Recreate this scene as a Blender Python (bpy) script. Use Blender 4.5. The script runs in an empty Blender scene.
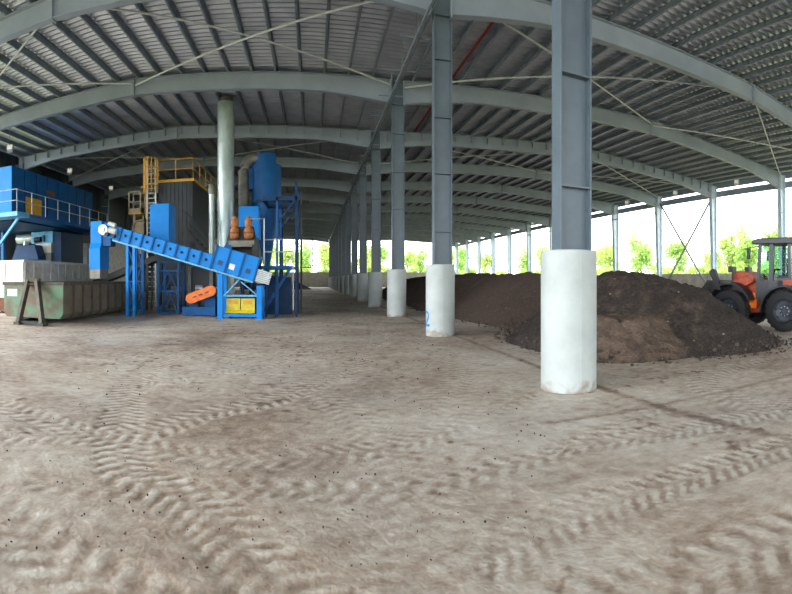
import bpy, bmesh, math, random
import numpy as np
from mathutils import Vector, Matrix
random.seed(7)
rng = np.random.RandomState(11)
S = bpy.context.scene
COL = S.collection
PI = math.pi

# ------------------------------------------------------------------ helpers
class MB:
    """collects shapes; build() links them as ONE mesh object"""
    def __init__(s):
        s.v = []; s.f = []; s.sm = []
    def add(s, vs, fs, smooth=False):
        n = len(s.v); s.v += [tuple(p) for p in vs]
        s.f += [tuple(i + n for i in f) for f in fs]; s.sm += [smooth] * len(fs)
        return s
    def box(s, a, b):
        (x0, y0, z0), (x1, y1, z1) = a, b
        x0, x1 = min(x0, x1), max(x0, x1); y0, y1 = min(y0, y1), max(y0, y1); z0, z1 = min(z0, z1), max(z0, z1)
        vs = [(x0,y0,z0),(x1,y0,z0),(x1,y1,z0),(x0,y1,z0),(x0,y0,z1),(x1,y0,z1),(x1,y1,z1),(x0,y1,z1)]
        return s.add(vs, [(0,3,2,1),(4,5,6,7),(0,1,5,4),(1,2,6,5),(2,3,7,6),(3,0,4,7)])
    def bar(s, p, q, w, h=None, up=(0,0,1)):
        """rectangular bar from p to q, w sideways, h along up"""
        h = h or w
        p, q = Vector(p), Vector(q); d = (q - p).normalized(); u = Vector(up)
        if abs(d.dot(u)) > .98: u = Vector((0,1,0))
        r = d.cross(u).normalized(); u = r.cross(d).normalized()
        vs = []
        for c in (p, q):
            for a, b in ((-1,-1),(1,-1),(1,1),(-1,1)):
                vs.append(c + r*(a*w/2) + u*(b*h/2))
        return s.add(vs, [(0,1,2,3),(7,6,5,4),(0,4,5,1),(1,5,6,2),(2,6,7,3),(3,7,4,0)])
    def cyl(s, p, q, r, r2=None, n=14, caps=True):
        r2 = r if r2 is None else r2
        p, q = Vector(p), Vector(q); d = (q - p).normalized()
        u = Vector((0,0,1)) if abs(d.z) < .9 else Vector((1,0,0))
        a = d.cross(u).normalized(); b = d.cross(a)
        vs = []
        for c, rr in ((p, r), (q, r2)):
            for i in range(n):
                t = 2*PI*i/n; vs.append(c + a*(rr*math.cos(t)) + b*(rr*math.sin(t)))
        s.add(vs, [(i, i+n, (i+1) % n + n, (i+1) % n) for i in range(n)], True)
        if caps: s.add(vs, [tuple(range(n)), tuple(range(2*n-1, n-1, -1))])
        return s
    def tube(s, pts, r, n=8):
        pts = [Vector(p) for p in pts]; rs = r if isinstance(r, (list, tuple)) else [r]*len(pts)
        vs = []; N = len(pts)
        ref = Vector((0,0,1))
        for i, p in enumerate(pts):
            d = (pts[min(i+1, N-1)] - pts[max(i-1, 0)]).normalized()
            rf = ref if abs(d.z) < .95 else Vector((0,1,0))
            a = d.cross(rf).normalized(); b = d.cross(a)
            for k in range(n):
                t = 2*PI*k/n; vs.append(p + a*(rs[i]*math.cos(t)) + b*(rs[i]*math.sin(t)))
        fs = [(i*n+k, (i+1)*n+k, (i+1)*n+(k+1) % n, i*n+(k+1) % n) for i in range(N-1) for k in range(n)]
        s.add(vs, fs, True)
        return s.add(vs, [tuple(range(n)), tuple(range(N*n-1, (N-1)*n-1, -1))])
    def prism(s, poly, d):
        """poly: planar 3D points, extruded by vector d"""
        d = Vector(d); n = len(poly); P = [Vector(p) for p in poly]
        vs = P + [p + d for p in P]
        fs = [tuple(range(n)), tuple(range(2*n-1, n-1, -1))] + [(i, i+n, (i+1) % n + n, (i+1) % n) for i in range(n)]
        return s.add(vs, fs)
    def lathe(s, prof, c=(0,0,0), axis='z', n=32):
        """prof: (radius, height) pairs"""
        vs = []; m = len(prof)
        for r, h in prof:
            for k in range(n):
                t = 2*PI*k/n; a, b = r*math.cos(t), r*math.sin(t)
                p = (a, b, h) if axis == 'z' else ((a, h, b) if axis == 'y' else (h, a, b))
                vs.append((p[0]+c[0], p[1]+c[1], p[2]+c[2]))
        fs = [(i*n+k, i*n+(k+1) % n, (i+1)*n+(k+1) % n, (i+1)*n+k) for i in range(m-1) for k in range(n)]
        return s.add(vs, fs, True)
    def mesh(s, name, m):
        me = bpy.data.meshes.new(name); me.from_pydata(s.v, [], s.f)
        me.polygons.foreach_set('use_smooth', s.sm); me.update()
        bm = bmesh.new(); bm.from_mesh(me); bmesh.ops.remove_doubles(bm, verts=bm.verts, dist=1e-5)
        bmesh.ops.recalc_face_normals(bm, faces=bm.faces); bm.to_mesh(me); bm.free()
        if any(s.sm):
            me.set_sharp_from_angle(angle=math.radians(40))
        if m: me.materials.append(m)
        return me
    def build(s, name, m, parent=None, bevel=0):
        o = bpy.data.objects.new(name, s.mesh(name, m)); COL.objects.link(o)
        if parent: o.parent = parent
        if bevel:
            b = o.modifiers.new('bevel', 'BEVEL'); b.width = bevel; b.segments = 2; b.limit_method = 'ANGLE'
        return o

def tag(o, label, cat, group=None, kind=None):
    if label: o['label'] = label
    if cat: o['category'] = cat
    if group: o['group'] = group
    if kind: o['kind'] = kind
    return o
def thing(name, loc, label, cat, group=None, rz=0):
    o = bpy.data.objects.new(name, None); COL.objects.link(o)
    o.location = loc; o.rotation_euler = (0, 0, rz); o.empty_display_size = .2
    return tag(o, label, cat, group)
def local(root, mb):                     # shift a mesh written in world metres into its thing's frame
    x, y, z = root.location
    mb.v = [(a-x, b-y, c-z) for a, b, c in mb.v]; return mb
def part(name, mb, m, root, label=None, bevel=0):
    o = local(root, mb).build(name, m, root, bevel)
    if label: o['label'] = label
    return o
def sub(name, mb, m, par, root, label=None):
    o = local(root, mb).build(name, m, par)
    if label: o['label'] = label
    return o
def struct(name, mb, m, label=None):
    o = mb.build(name, m); o['kind'] = 'structure'
    if label: o['label'] = label
    return o
def copy_tree(o, parent=None):
    c = o.copy(); COL.objects.link(c)
    if parent: c.parent = parent
    for ch in list(o.children): copy_tree(ch, c)
    return c
ORD = ['first','second','third','fourth','fifth','sixth','seventh','eighth','ninth','tenth','eleventh','twelfth','thirteenth','fourteenth','fifteenth','sixteenth']

# ------------------------------------------------------------------ materials
def srgb(r, g, b):
    f = lambda c: (c/12.92 if c <= .04045 else ((c+.055)/1.055)**2.4)
    return (f(r/255), f(g/255), f(b/255), 1)
def mat(name, col, rough=.6, metal=0, col2=None, scale=3, lo=.35, hi=.65, bump=0, bscale=40, detail=5, spec=.5, stretch=None):
    m = bpy.data.materials.new(name); m.use_nodes = True
    nt = m.node_tree; b = nt.nodes['Principled BSDF']
    b.inputs['Roughness'].default_value = rough; b.inputs['Metallic'].default_value = metal
    b.inputs['Specular IOR Level'].default_value = spec
    c1 = srgb(*col)
    c2 = srgb(*(col2 or tuple(c*.86 for c in col)))
    tc = nt.nodes.new('ShaderNodeTexCoord'); src = tc.outputs['Object']
    if stretch:
        mp = nt.nodes.new('ShaderNodeMapping'); mp.inputs['Scale'].default_value = stretch
        nt.links.new(src, mp.inputs['Vector']); src = mp.outputs['Vector']
    n = nt.nodes.new('ShaderNodeTexNoise'); n.inputs['Scale'].default_value = scale; n.inputs['Detail'].default_value = detail
    n.inputs['Roughness'].default_value = .62
    nt.links.new(src, n.inputs['Vector'])
    r = nt.nodes.new('ShaderNodeValToRGB')
    r.color_ramp.elements[0].position = lo; r.color_ramp.elements[0].color = c2
    r.color_ramp.elements[1].position = hi; r.color_ramp.elements[1].color = c1
    nt.links.new(n.outputs['Fac'], r.inputs['Fac']); nt.links.new(r.outputs['Color'], b.inputs['Base Color'])
    if bump:
        n2 = nt.nodes.new('ShaderNodeTexNoise'); n2.inputs['Scale'].default_value = bscale; n2.inputs['Detail'].default_value = 6
        nt.links.new(tc.outputs['Object'], n2.inputs['Vector'])
        bp = nt.nodes.new('ShaderNodeBump'); bp.inputs['Strength'].default_value = bump; bp.inputs['Distance'].default_value = .02
        nt.links.new(n2.outputs['Fac'], bp.inputs['Height']); nt.links.new(bp.outputs['Normal'], b.inputs['Normal'])
    return m
M = {}
M['steel'] = mat('grey_painted_steel', (93,106,116), .45, 0, (82,94,103), 1.2)
M['beam'] = mat('grey_beam_paint', (150,160,176), .5, 0, (134,145,160), .5)
M['purlin'] = mat('galvanised_purlin', (140,150,164), .45, .2, (118,129,142), 3)
M['deck'] = mat('corrugated_deck', (186,193,202), .32, .6, (166,174,184), 1.2)
M['eave'] = mat('glare_paled_steel', (196,212,222), .45, 0, (176,194,205), 2)  # lightened to paint in the glare on the open-side columns
M['rod'] = mat('pale_rod_paint', (200,206,212), .45, 0, (180,186,192), 4)
M['rib'] = mat('dark_rubber', (34,34,36), .8, 0, (24,24,26), 8)
M['black'] = mat('black_paint', (26,28,31), .5, 0, (18,19,21), 5)
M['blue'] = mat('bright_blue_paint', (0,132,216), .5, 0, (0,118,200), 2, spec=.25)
M['blue2'] = mat('mid_and_shaded_blue_paint', (0,86,148), .5, 0, (0,72,128), 2, spec=.25)  # plain mid blue, also used as painted shade on the machine house
M['blue3'] = mat('dark_blue_paint', (0,52,94), .5, 0, (0,40,76), 2, spec=.25)
M['lblue'] = mat('pale_blue_paint', (96,170,212), .45, 0, (70,148,196), 3)
M['yellow'] = mat('safety_yellow_paint', (218,166,40), .5, 0, (190,138,28), 4)
M['yellow2'] = mat('lemon_yellow_paint', (222,204,48), .5, 0, (196,172,34), 6)
M['orange'] = mat('orange_paint', (236,120,30), .45, 0, (206,96,20), 4)
M['lorange'] = mat('loader_orange_paint', (184,70,32), .5, 0, (104,44,26), 5)
M['galv'] = mat('bright_galvanised_duct', (190,204,200), .34, .45, (140,156,154), 1.4, stretch=(1,1,.4))
M['gduct'] = mat('dull_grey_duct', (128,126,116), .5, .3, (96,94,88), 2)
M['silver'] = mat('silver_handrail', (190,196,198), .35, .4, (160,168,170), 5)
M['dkclad'] = mat('dark_grey_cladding', (42,50,58), .5, .1, (34,41,48), 1)
M['white'] = mat('white_paint', (204,205,198), .5, 0, (182,181,172), 3)
M['wcont'] = mat('scuffed_white_paint', (186,184,176), .6, 0, (152,143,130), 2.6, .3, .55)
M['rust'] = mat('rusty_steel', (126,74,44), .8, 0, (84,56,42), 3)
M['green'] = mat('rusty_green_paint', (94,124,98), .7, 0, (104,88,72), 1.5, .42, .56, .15, 30)
M['gside'] = mat('muddy_green_paint', (108,103,88), .75, 0, (98,84,68), 1.6, .4, .6, .15, 30)
M['gframe'] = mat('olive_brown_steel', (84,80,66), .75, 0, (62,54,44), 3)
M['paper'] = mat('white_paper', (226,232,230), .7, 0, (206,214,214), 12)
M['beige'] = mat('beige_panel', (168,152,122), .6, 0, (140,124,98), 3)
M['ladder'] = mat('pale_galvanised_ladder', (226,228,226), .5, 0, (206,208,208), 6)
M['grey'] = mat('grey_panel', (122,128,130), .5, 0, (100,106,108), 3)
M['hub'] = mat('grey_wheel_hub', (46,53,62), .5, .2, (70,76,82), 6)
M['red'] = mat('red_pipe_paint', (176,44,36), .5, 0, (150,36,30), 4)
M['charcoal'] = mat('charcoal_cab_paint', (52,54,60), .4, 0, (42,44,50), 4)
M['trunk'] = mat('pale_bark', (150,140,122), .8, 0, (96,86,72), 8)
M['motor'] = mat('dull_orange_motor', (178,116,62), .55, 0, (136,82,42), 6)
M['markblue'] = mat('blue_spray_paint', (30,120,190), .6, 0, (20,96,160), 10)
M['dark_mark'] = mat('dark_stamp', (20,72,124), .6, 0, (16,58,100), 10)
M['outside'] = mat('outside_grass', (150,160,96), .9, 0, (134,122,92), .15)

def mat_concrete(name, c1, c2, splash=True):
    m = mat(name, c1, .65, 0, c2, 1.6, .3, .62, .12, 22)
    if not splash: return m
    nt = m.node_tree; b = nt.nodes['Principled BSDF']; src = b.inputs['Base Color'].links[0].from_socket
    g = nt.nodes.new('ShaderNodeNewGeometry'); sx = nt.nodes.new('ShaderNodeSeparateXYZ'); nt.links.new(g.outputs['Position'], sx.inputs[0])
    n = nt.nodes.new('ShaderNodeTexNoise'); n.inputs['Scale'].default_value = 5; n.inputs['Detail'].default_value = 8
    nt.links.new(g.outputs['Position'], n.inputs['Vector'])
    # mud splashed around the foot of the concrete, ragged edge
    a = nt.nodes.new('ShaderNodeMath'); a.operation = 'MULTIPLY_ADD'; a.inputs[1].default_value = .9; a.inputs[2].default_value = -.36
    nt.links.new(n.outputs['Fac'], a.inputs[0])
    d = nt.nodes.new('ShaderNodeMath'); d.operation = 'SUBTRACT'; nt.links.new(a.outputs[0], d.inputs[0]); nt.links.new(sx.outputs['Z'], d.inputs[1])
    mr = nt.nodes.new('ShaderNodeMapRange'); mr.inputs['From Min'].default_value = -.06; mr.inputs['From Max'].default_value = .1
    mr.inputs['To Max'].default_value = .75
    nt.links.new(d.outputs[0], mr.inputs['Value'])
    mx = nt.nodes.new('ShaderNodeMix'); mx.data_type = 'RGBA'; mx.inputs['B'].default_value = srgb(128,112,94)
    nt.links.new(mr.outputs[0], mx.inputs['Factor']); nt.links.new(src, mx.inputs['A']); nt.links.new(mx.outputs['Result'], b.inputs['Base Color'])
    return m
M['conc'] = mat_concrete('pale_concrete', (168,175,173), (152,159,157))
M['dwall'] = mat('dark_grey_wall', (74,76,76), .7, 0, (60,62,62), .8)
M['block'] = mat_concrete('concrete_wall', (176,172,160), (146,140,128))

def mat_glass():
    m = bpy.data.materials.new('tinted_cab_glass'); m.use_nodes = True
    b = m.node_tree.nodes['Principled BSDF']
    b.inputs['Base Color'].default_value = (.7,.93,.9,1); b.inputs['Roughness'].default_value = .03
    b.inputs['Transmission Weight'].default_value = 1; b.inputs['IOR'].default_value = 1.05
    return m
M['glass'] = mat_glass()
def mat_lamp():
    m = mat('lamp_lens', (240,240,236), .4)
    b = m.node_tree.nodes['Principled BSDF']
    b.inputs['Emission Color'].default_value = (1,.98,.94,1); b.inputs['Emission Strength'].default_value = .35
    return m
M['lens'] = mat_lamp()
def mat_leaf(name, c1, c2):
    m = mat(name, c1, .6, 0, c2, .7)
    nt = m.node_tree; b = nt.nodes['Principled BSDF']; out = nt.nodes['Material Output']
    t = nt.nodes.new('ShaderNodeBsdfTranslucent'); mx = nt.nodes.new('ShaderNodeMixShader'); mx.inputs[0].default_value = .45
    src = b.inputs['Base Color'].links[0].from_socket; nt.links.new(src, t.inputs['Color'])
    nt.links.new(b.outputs[0], mx.inputs[1]); nt.links.new(t.outputs[0], mx.inputs[2]); nt.links.new(mx.outputs[0], out.inputs['Surface'])
    return m
M['leaf'] = mat_leaf('young_green_leaves', (196,210,126), (166,192,104))
M['leaf2'] = mat_leaf('fresh_green_leaves', (180,206,118), (146,186,96))

# ------------------------------------------------------------------ noise
_T = rng.rand(256, 256)
def vn(x, y, o=0):
    x = x + o*17.3; y = y + o*31.7
    xi = np.floor(x).astype(int); yi = np.floor(y).astype(int); fx = x-xi; fy = y-yi
    fx = fx*fx*(3-2*fx); fy = fy*fy*(3-2*fy)
    g = lambda a, b: _T[a % 256, b % 256]
    return (g(xi,yi)*(1-fx)+g(xi+1,yi)*fx)*(1-fy)+(g(xi,yi+1)*(1-fx)+g(xi+1,yi+1)*fx)*fy
def fbm(x, y, oct=4, o=0):
    s = 0; a = .5
    for i in range(oct):
        s = s + a*(vn(x*2**i, y*2**i, o+i)-.5); a *= .5
    return s
def grid_mesh(name, xs, ys, Z, m, attrs={}, keep=None):
    nx, ny = len(xs), len(ys)
    X, Y = np.meshgrid(xs, ys, indexing='ij')
    co = np.stack([X, Y, Z], -1).reshape(-1, 3)
    i = np.arange(nx*ny).reshape(nx, ny)
    q = np.stack([i[:-1,:-1], i[1:,:-1], i[1:,1:], i[:-1,1:]], -1).reshape(-1, 4)
    if keep is not None:
        k = keep.reshape(-1); q = q[k[q].any(1)]
        used = np.zeros(nx*ny, bool); used[q.ravel()] = True
        mp = np.cumsum(used)-1; co = co[used]; q = mp[q]
    else: used = np.ones(nx*ny, bool)
    me = bpy.data.meshes.new(name)
    me.vertices.add(len(co)); me.vertices.foreach_set('co', co.astype(np.float32).ravel())
    me.loops.add(q.size); me.loops.foreach_set('vertex_index', q.ravel().astype(np.int32))
    me.polygons.add(len(q)); me.polygons.foreach_set('loop_start', np.arange(0, q.size, 4, dtype=np.int32))
    me.polygons.foreach_set('use_smooth', np.ones(len(q), bool))
    for an, A in attrs.items():
        at = me.attributes.new(an, 'FLOAT', 'POINT'); at.data.foreach_set('value', A.reshape(-1)[used].astype(np.float32))
    me.update(calc_edges=True); me.validate()
    me.materials.append(m)
    o = bpy.data.objects.new(name, me); COL.objects.link(o); return o

# ------------------------------------------------------------------ plan of the hall
COLX, EAVEX, LEFTX = 3.72, 31.8, -20.1
Y0, DY, NK = 6.19, 7.27, 14
FY = [Y0 + DY*k for k in range(NK)]
YA, YB = -20, 101.6
PROF = [(LEFTX-.5, 10.43), (LEFTX, 10.45), (-8.2, 11.05), (COLX, 10.45), (18.0, 10.85), (EAVEX, 10.05), (EAVEX+.7, 10.01)]
def zt(x):
    for (a, za), (b, zb) in zip(PROF, PROF[1:]):
        if x <= b: return za + (zb-za)*(x-a)/(b-a)
    return PROF[-1][1]

# ------------------------------------------------------------------ floor: dirt with tyre tracks
xs = np.concatenate([np.arange(-20.4,-11,.35), np.arange(-11,-8,.09), np.arange(-8,11,.036), np.arange(11,15,.09), np.arange(15,33,.4)])
ys = np.concatenate([np.arange(-20.4,-2.4,.6), np.arange(-2.4,.6,.2), np.arange(.6,11,.036), np.arange(11,20,.075), np.arange(20,32,.2), np.arange(32,101.7,.7)])
X, Y = np.meshgrid(xs, ys, indexing='ij')
Z = .035*fbm(X*.5, Y*.5, 3, 1) + .02*fbm(X*2.2, Y*2.2, 3, 5) + .009*fbm(X*9, Y*9, 2, 9)
TR = .5 + .8*fbm(X*.45, Y*.45, 4, 21) + .5*fbm(X*2.5, Y*2.5, 3, 25)          # paler, drier skin against brown loose dirt
def catmull(P, step=.016):
    P = [np.array(p, float) for p in P]; P = [2*P[0]-P[1]] + P + [2*P[-1]-P[-2]]
    out = []
    for i in range(1, len(P)-2):
        n = max(2, int(np.linalg.norm(P[i+1]-P[i])/step)); t = np.linspace(0, 1, n, endpoint=False)[:,None]
        out.append(.5*((2*P[i])+(-P[i-1]+P[i+1])*t+(2*P[i-1]-5*P[i]+4*P[i+1]-P[i+2])*t*t+(-P[i-1]+3*P[i]-3*P[i+1]+P[i+2])*t**3))
    return np.concatenate(out)
def track(P, width=.5, pitch=.2, depth=.026, amt=1.0, rut=.012):
    global Z, TR
    C = catmull(P); d = np.gradient(C, axis=0); L = np.linalg.norm(d, axis=1); s = np.cumsum(L)
    N = np.stack([-d[:,1]/L, d[:,0]/L], -1)
    t = np.arange(-width/2-.08, width/2+.08, .016)
    PX = C[:,0][:,None]+N[:,0][:,None]*t; PY = C[:,1][:,None]+N[:,1][:,None]*t
    ss = np.repeat(s[:,None], len(t), 1); tt = np.repeat(t[None,:], len(s), 0)
    side = (tt > 0)*.5
    ph = ss/pitch + side + np.abs(tt)*1.1/pitch*.5 + .5*vn(ss*2.2, tt*5, 3) + .3*vn(ss*.7+40, tt*2, 4)
    w = np.abs((ph % 1)-.5)*2
    lug = np.clip((w-.42)*5, 0, 1)                                   # 1 = pad left standing, 0 = groove
    mid = np.clip((np.abs(tt)-.015)*30, 0, 1); lug = lug*mid + (1-mid)*.4
    edge = np.clip((width/2+.06-np.abs(tt))*14, 0, 1)
    fade = np.clip(-.1+1.2*vn(ss*.6, tt*.8, 8)+.8*vn(ss*3, tt*6, 12), 0, 1)*edge*amt
    ix = np.clip(np.searchsorted(xs, PX), 0, len(xs)-1); iy = np.clip(np.searchsorted(ys, PY), 0, len(ys)-1)
    dz = (.36*depth*(lug-.55)-rut*.6)*fade
    base = Z[ix, iy]
    acc = {}
    Zn = Z.copy(); Tn = TR.copy()
    Zn[ix, iy] = base*(1-.5*fade) + dz
    Tn[ix, iy] = TR[ix, iy]*(1-.6*fade) + (.12+.9*lug)*.6*fade
    Z, TR = Zn, Tn
def G(px, py):                                                        # a point of the floor, metres
    t = (px-312.6)/473.3; r = 1.65*473.3/(py-279.2); return (r*math.sin(t), r*math.cos(t))
track([(-1.05,2.3),(-.29,2.3),(-.36,2.94),(-.68,3.13),(-1.0,3.31)], .1, .2, .0, 0)
TRACKS = [
 ([(.10,2.20),(-.37,2.74),(-.66,3.15),(-1.02,3.43),(-1.37,3.62),(-1.59,3.80),(-2.02,4.58),(-2.58,6.18),(-2.90,7.63),(-2.98,9.4),(-2.4,10.9),(-1.8,12.2)], .5, .15, .03, 1),
 ([(-3.55,3.60),(-2.6,4.25),(-1.86,4.74),(-1.5,5.30),(-1.31,5.67),(-.67,6.27),(-.16,7.11),(.45,8.31),(1.24,10.65),(1.87,13.65),(2.44,21.1),(2.8,37.5),(2.4,60)], .46, .17, .022, .9),
 ([(-2.72,7.05),(-1.71,8.32),(-.78,9.5),(-.19,13.75),(.27,23.8),(.1,37.5),(-.3,60)], .42, .16, .018, .7),
 ([(-2.2,3.2),(-.48,3.7),(.17,3.65),(.85,3.70),(1.85,3.87),(2.55,4.0),(4.2,4.6)], .3, .19, .012, .8),
 ([(.9,2.6),(1.63,2.80),(2.31,2.82),(2.92,2.73),(3.6,2.6),(4.6,2.35)], .44, .13, .02, .9),
 ([(1.0,2.05),(1.72,1.86),(2.4,1.7),(3.2,1.4)], .5, .2, .022, .9),
 ([(2.2,4.1),(3.36,3.75),(4.7,3.4),(5.8,3.25),(7.2,3.1)], .44, .13, .02, .9),
 ([(-2.9,2.9),(-1.9,2.55),(-1.1,2.3),(-.75,2.15)], .5, .2, .024, .8),
 ([(-6.5,5.6),(-4.2,5.0),(-2.9,4.65),(-1.2,4.3),(.4,4.5),(1.8,5.2),(3.0,6.2)], .44, .17, .018, .7),
 ([(.2,2.0),(.7,2.9),(.75,4.2),(.2,6.4),(-.9,8.6),(-2.6,10.4)], .46, .18, .014, .45),
 ([(1.3,5.6),(2.6,8.2),(3.2,12.4),(3.1,20)], .46, .18, .014, .5),
 ([(5.0,2.2),(4.9,3.6),(5.6,5.2),(7.4,5.6),(10.5,5.4)], .5, .18, .02, .7),
]
for P, w, p, dpt, am in TRACKS: track(P, w, p, dpt, am)
# dirt-filled joint along the column row and a second one across it
for (ax, ay, bx, by, w) in ((4.12,-2,4.12,60,.13),(2.5,4.8,13,3.7,.09)):
    dx, dy = bx-ax, by-ay; L = math.hypot(dx, dy)
    dist = np.abs((X-ax)*dy-(Y-ay)*dx)/L + .05*fbm(X*3, Y*3, 3, 31)
    along = ((X-ax)*dx+(Y-ay)*dy)/L
    k = np.clip((w-dist)/.11, 0, 1)*(along > 0)*(along < L)
    k = k*np.clip(.75+1.2*fbm(X*1.5,Y*1.5,3,36), 0, .9); TR = TR*(1-k) + k*(.0+.6*fbm(X*4,Y*4,3,35)); Z = Z + k*(.004+.03*fbm(X*12, Y*12, 3, 3))
sp = np.clip((fbm(X*7, Y*7, 3, 41)-.17)*9, 0, 1)*np.clip((fbm(X*.7, Y*.7, 2, 44)+.12)*5, 0, 1)
TR = TR - sp*.7; Z = Z + sp*.012

def mat_floor():
    m = bpy.data.materials.new('trodden_dirt_floor'); m.use_nodes = True
    nt = m.node_tree; b = nt.nodes['Principled BSDF']; L = nt.links.new
    at = nt.nodes.new('ShaderNodeAttribute'); at.attribute_name = 'dry'
    tc = nt.nodes.new('ShaderNodeTexCoord')
    n = nt.nodes.new('ShaderNodeTexNoise'); n.inputs['Scale'].default_value = 7; n.inputs['Detail'].default_value = 8; n.inputs['Roughness'].default_value = .66
    L(tc.outputs['Object'], n.inputs['Vector'])
    a = nt.nodes.new('ShaderNodeMath'); a.operation = 'MULTIPLY_ADD'; a.inputs[1].default_value = 1.3; L(n.outputs['Fac'], a.inputs[0])
    s = nt.nodes.new('ShaderNodeMath'); s.operation = 'SUBTRACT'; s.inputs[1].default_value = .65; L(at.outputs['Fac'], s.inputs[0]); L(s.outputs[0], a.inputs[2])
    r = nt.nodes.new('ShaderNodeValToRGB'); e = r.color_ramp.elements
    e[0].position = 0; e[0].color = srgb(112,96,83); e[1].position = 1; e[1].color = srgb(206,200,189)
    x = e.new(.3); x.color = srgb(152,134,118); x = e.new(.6); x.color = srgb(180,167,152)
    L(a.outputs[0], r.inputs['Fac'])
    # large damp-grey and brown areas
    n3 = nt.nodes.new('ShaderNodeTexNoise'); n3.inputs['Scale'].default_value = .22; n3.inputs['Detail'].default_value = 3; L(tc.outputs['Object'], n3.inputs['Vector'])
    mr = nt.nodes.new('ShaderNodeMapRange'); mr.inputs['From Min'].default_value = .45; mr.inputs['From Max'].default_value = .65; mr.inputs['To Max'].default_value = .55; L(n3.outputs['Fac'], mr.inputs['Value'])
    hs = nt.nodes.new('ShaderNodeHueSaturation'); hs.inputs['Saturation'].default_value = .55; hs.inputs['Value'].default_value = 1.04; L(r.outputs['Color'], hs.inputs['Color'])
    mx = nt.nodes.new('ShaderNodeMix'); mx.data_type = 'RGBA'; L(mr.outputs[0], mx.inputs['Factor']); L(r.outputs['Color'], mx.inputs['A']); L(hs.outputs['Color'], mx.inputs['B'])
    L(mx.outputs['Result'], b.inputs['Base Color'])
    rr = nt.nodes.new('ShaderNodeMapRange'); rr.inputs['From Min'].default_value = .4; rr.inputs['From Max'].default_value = .7; rr.inputs['To Min'].default_value = .82; rr.inputs['To Max'].default_value = .5; L(n3.outputs['Fac'], rr.inputs['Value'])
    L(rr.outputs[0], b.inputs['Roughness']); b.inputs['Specular IOR Level'].default_value = .4
    n2 = nt.nodes.new('ShaderNodeTexNoise'); n2.inputs['Scale'].default_value = 26; n2.inputs['Detail'].default_value = 8; L(tc.outputs['Object'], n2.inputs['Vector'])
    bp = nt.nodes.new('ShaderNodeBump'); bp.inputs['Strength'].default_value = .4; bp.inputs['Distance'].default_value = .02
    L(n2.outputs['Fac'], bp.inputs['Height']); L(bp.outputs['Normal'], b.inputs['Normal'])
    return m
fl = grid_mesh('floor', xs, ys, Z, mat_floor(), {'dry': TR}); fl['kind'] = 'structure'; fl['label'] = 'trodden dirt floor with tyre tracks'
g = MB(); g.add([(-260,-160,-.12),(320,-160,-.12),(320,330,-.12),(-260,330,-.12)], [(0,1,2,3)])
struct('ground', g, M['outside'], 'ground outside the hall')

# ------------------------------------------------------------------ roof: corrugated deck with purlins
ribs = MB(); per = .3
us = []; y = YA
while y < YB:
    us += [(y, .11), (y+.05, .11), (y+.14, 0), (y+.21, 0)]; y += per
bx = [PROF[0], PROF[2], PROF[3], PROF[4], PROF[6]]
for (xa, za), (xb, zb) in zip(bx, bx[1:]):
    vs = []
    for yy, h in us: vs += [(xa, yy, za+.26+h), (xb, yy, zb+.26+h)]
    ribs.add(vs, [(2*i, 2*i+1, 2*i+3, 2*i+2) for i in range(len(us)-1)])
deck = ribs.build('ceiling', M['deck']); deck['kind'] = 'structure'; deck['label'] = 'corrugated metal roof underside'
sol = deck.modifiers.new('sheet', 'SOLIDIFY'); sol.thickness = .004; sol.offset = 1
px_list = [-19.6+1.06*i for i in range(22)] + [4.45+1.06*i for i in range(26)]
for x in px_list:
    z = zt(x); p = MB()
    p.box((x-.006, YA+.1, z+.005), (x+.006, YB-.1, z+.255))
    p.box((x-.07, YA+.1, z+.003), (x+.006, YB-.1, z+.018)); p.box((x-.006, YA+.1, z+.243), (x+.07, YB-.1, z+.257))
    p.build('roof_purlin', M['purlin'], deck)

# ------------------------------------------------------------------ steel frames
def beam_mesh(stations, bw=.28, tw=.02, tf=.026):
    """stations: (x, top, bottom); an I section along x at y=0"""
    b = MB()
    def strip(pts, w, t, up):
        n = len(pts); vs = []
        for x, z in pts:
            for yy, zz in ((-w/2, z), (w/2, z), (w/2, z+t), (-w/2, z+t)): vs.append((x, yy, zz))
        fs = [(0,3,2,1), (4*n-4,4*n-3,4*n-2,4*n-1)]
        for i in range(n-1):
            for k in range(4): fs.append((4*i+k, 4*i+(k+1) % 4, 4*i+4+(k+1) % 4, 4*i+4+k))
        b.add(vs, fs)
    strip([(x, t-tf) for x, t, o in stations], bw, tf, 1)
    strip([(x, o) for x, t, o in stations], bw, tf, 1)
    n = len(stations); vs = []
    for x, t, o in stations:
        vs += [(x, -tw/2, o+tf), (x, tw/2, o+tf), (x, tw/2, t-tf), (x, -tw/2, t-tf)]
    fs = [(0,3,2,1), (4*n-4,4*n-3,4*n-2,4*n-1)]
    for i in range(n-1):
        for k in range(4): fs.append((4*i+k, 4*i+(k+1) % 4, 4*i+4+(k+1) % 4, 4*i+4+k))
    b.add(vs, fs); return b
def dep(x, left):
    if left:
        tab = [(LEFTX,1.0),(-17,.72),(-8.2,.76),(.4,.74),(COLX-.28,1.02)]
    else:
        tab = [(COLX+.28,1.02),(7.2,.74),(18,.76),(27.4,.76),(EAVEX-.3,1.25)]
    for (a, da), (b, db) in zip(tab, tab[1:]):
        if x <= b+1e-6: return da+(db-da)*(x-a)/(b-a)
    return tab[-1][1]
LST = [-20.0,-18.5,-17,-12,-8.2,-4,.4,1.8,COLX-.285]
RST = [COLX+.285,5.4,7.2,12,18.0,23,27.4,29.4,EAVEX-.31]
lbm = beam_mesh([(x, zt(x), zt(x)-dep(x, True)) for x in LST]).mesh('roof_beam', M['beam'])
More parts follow.
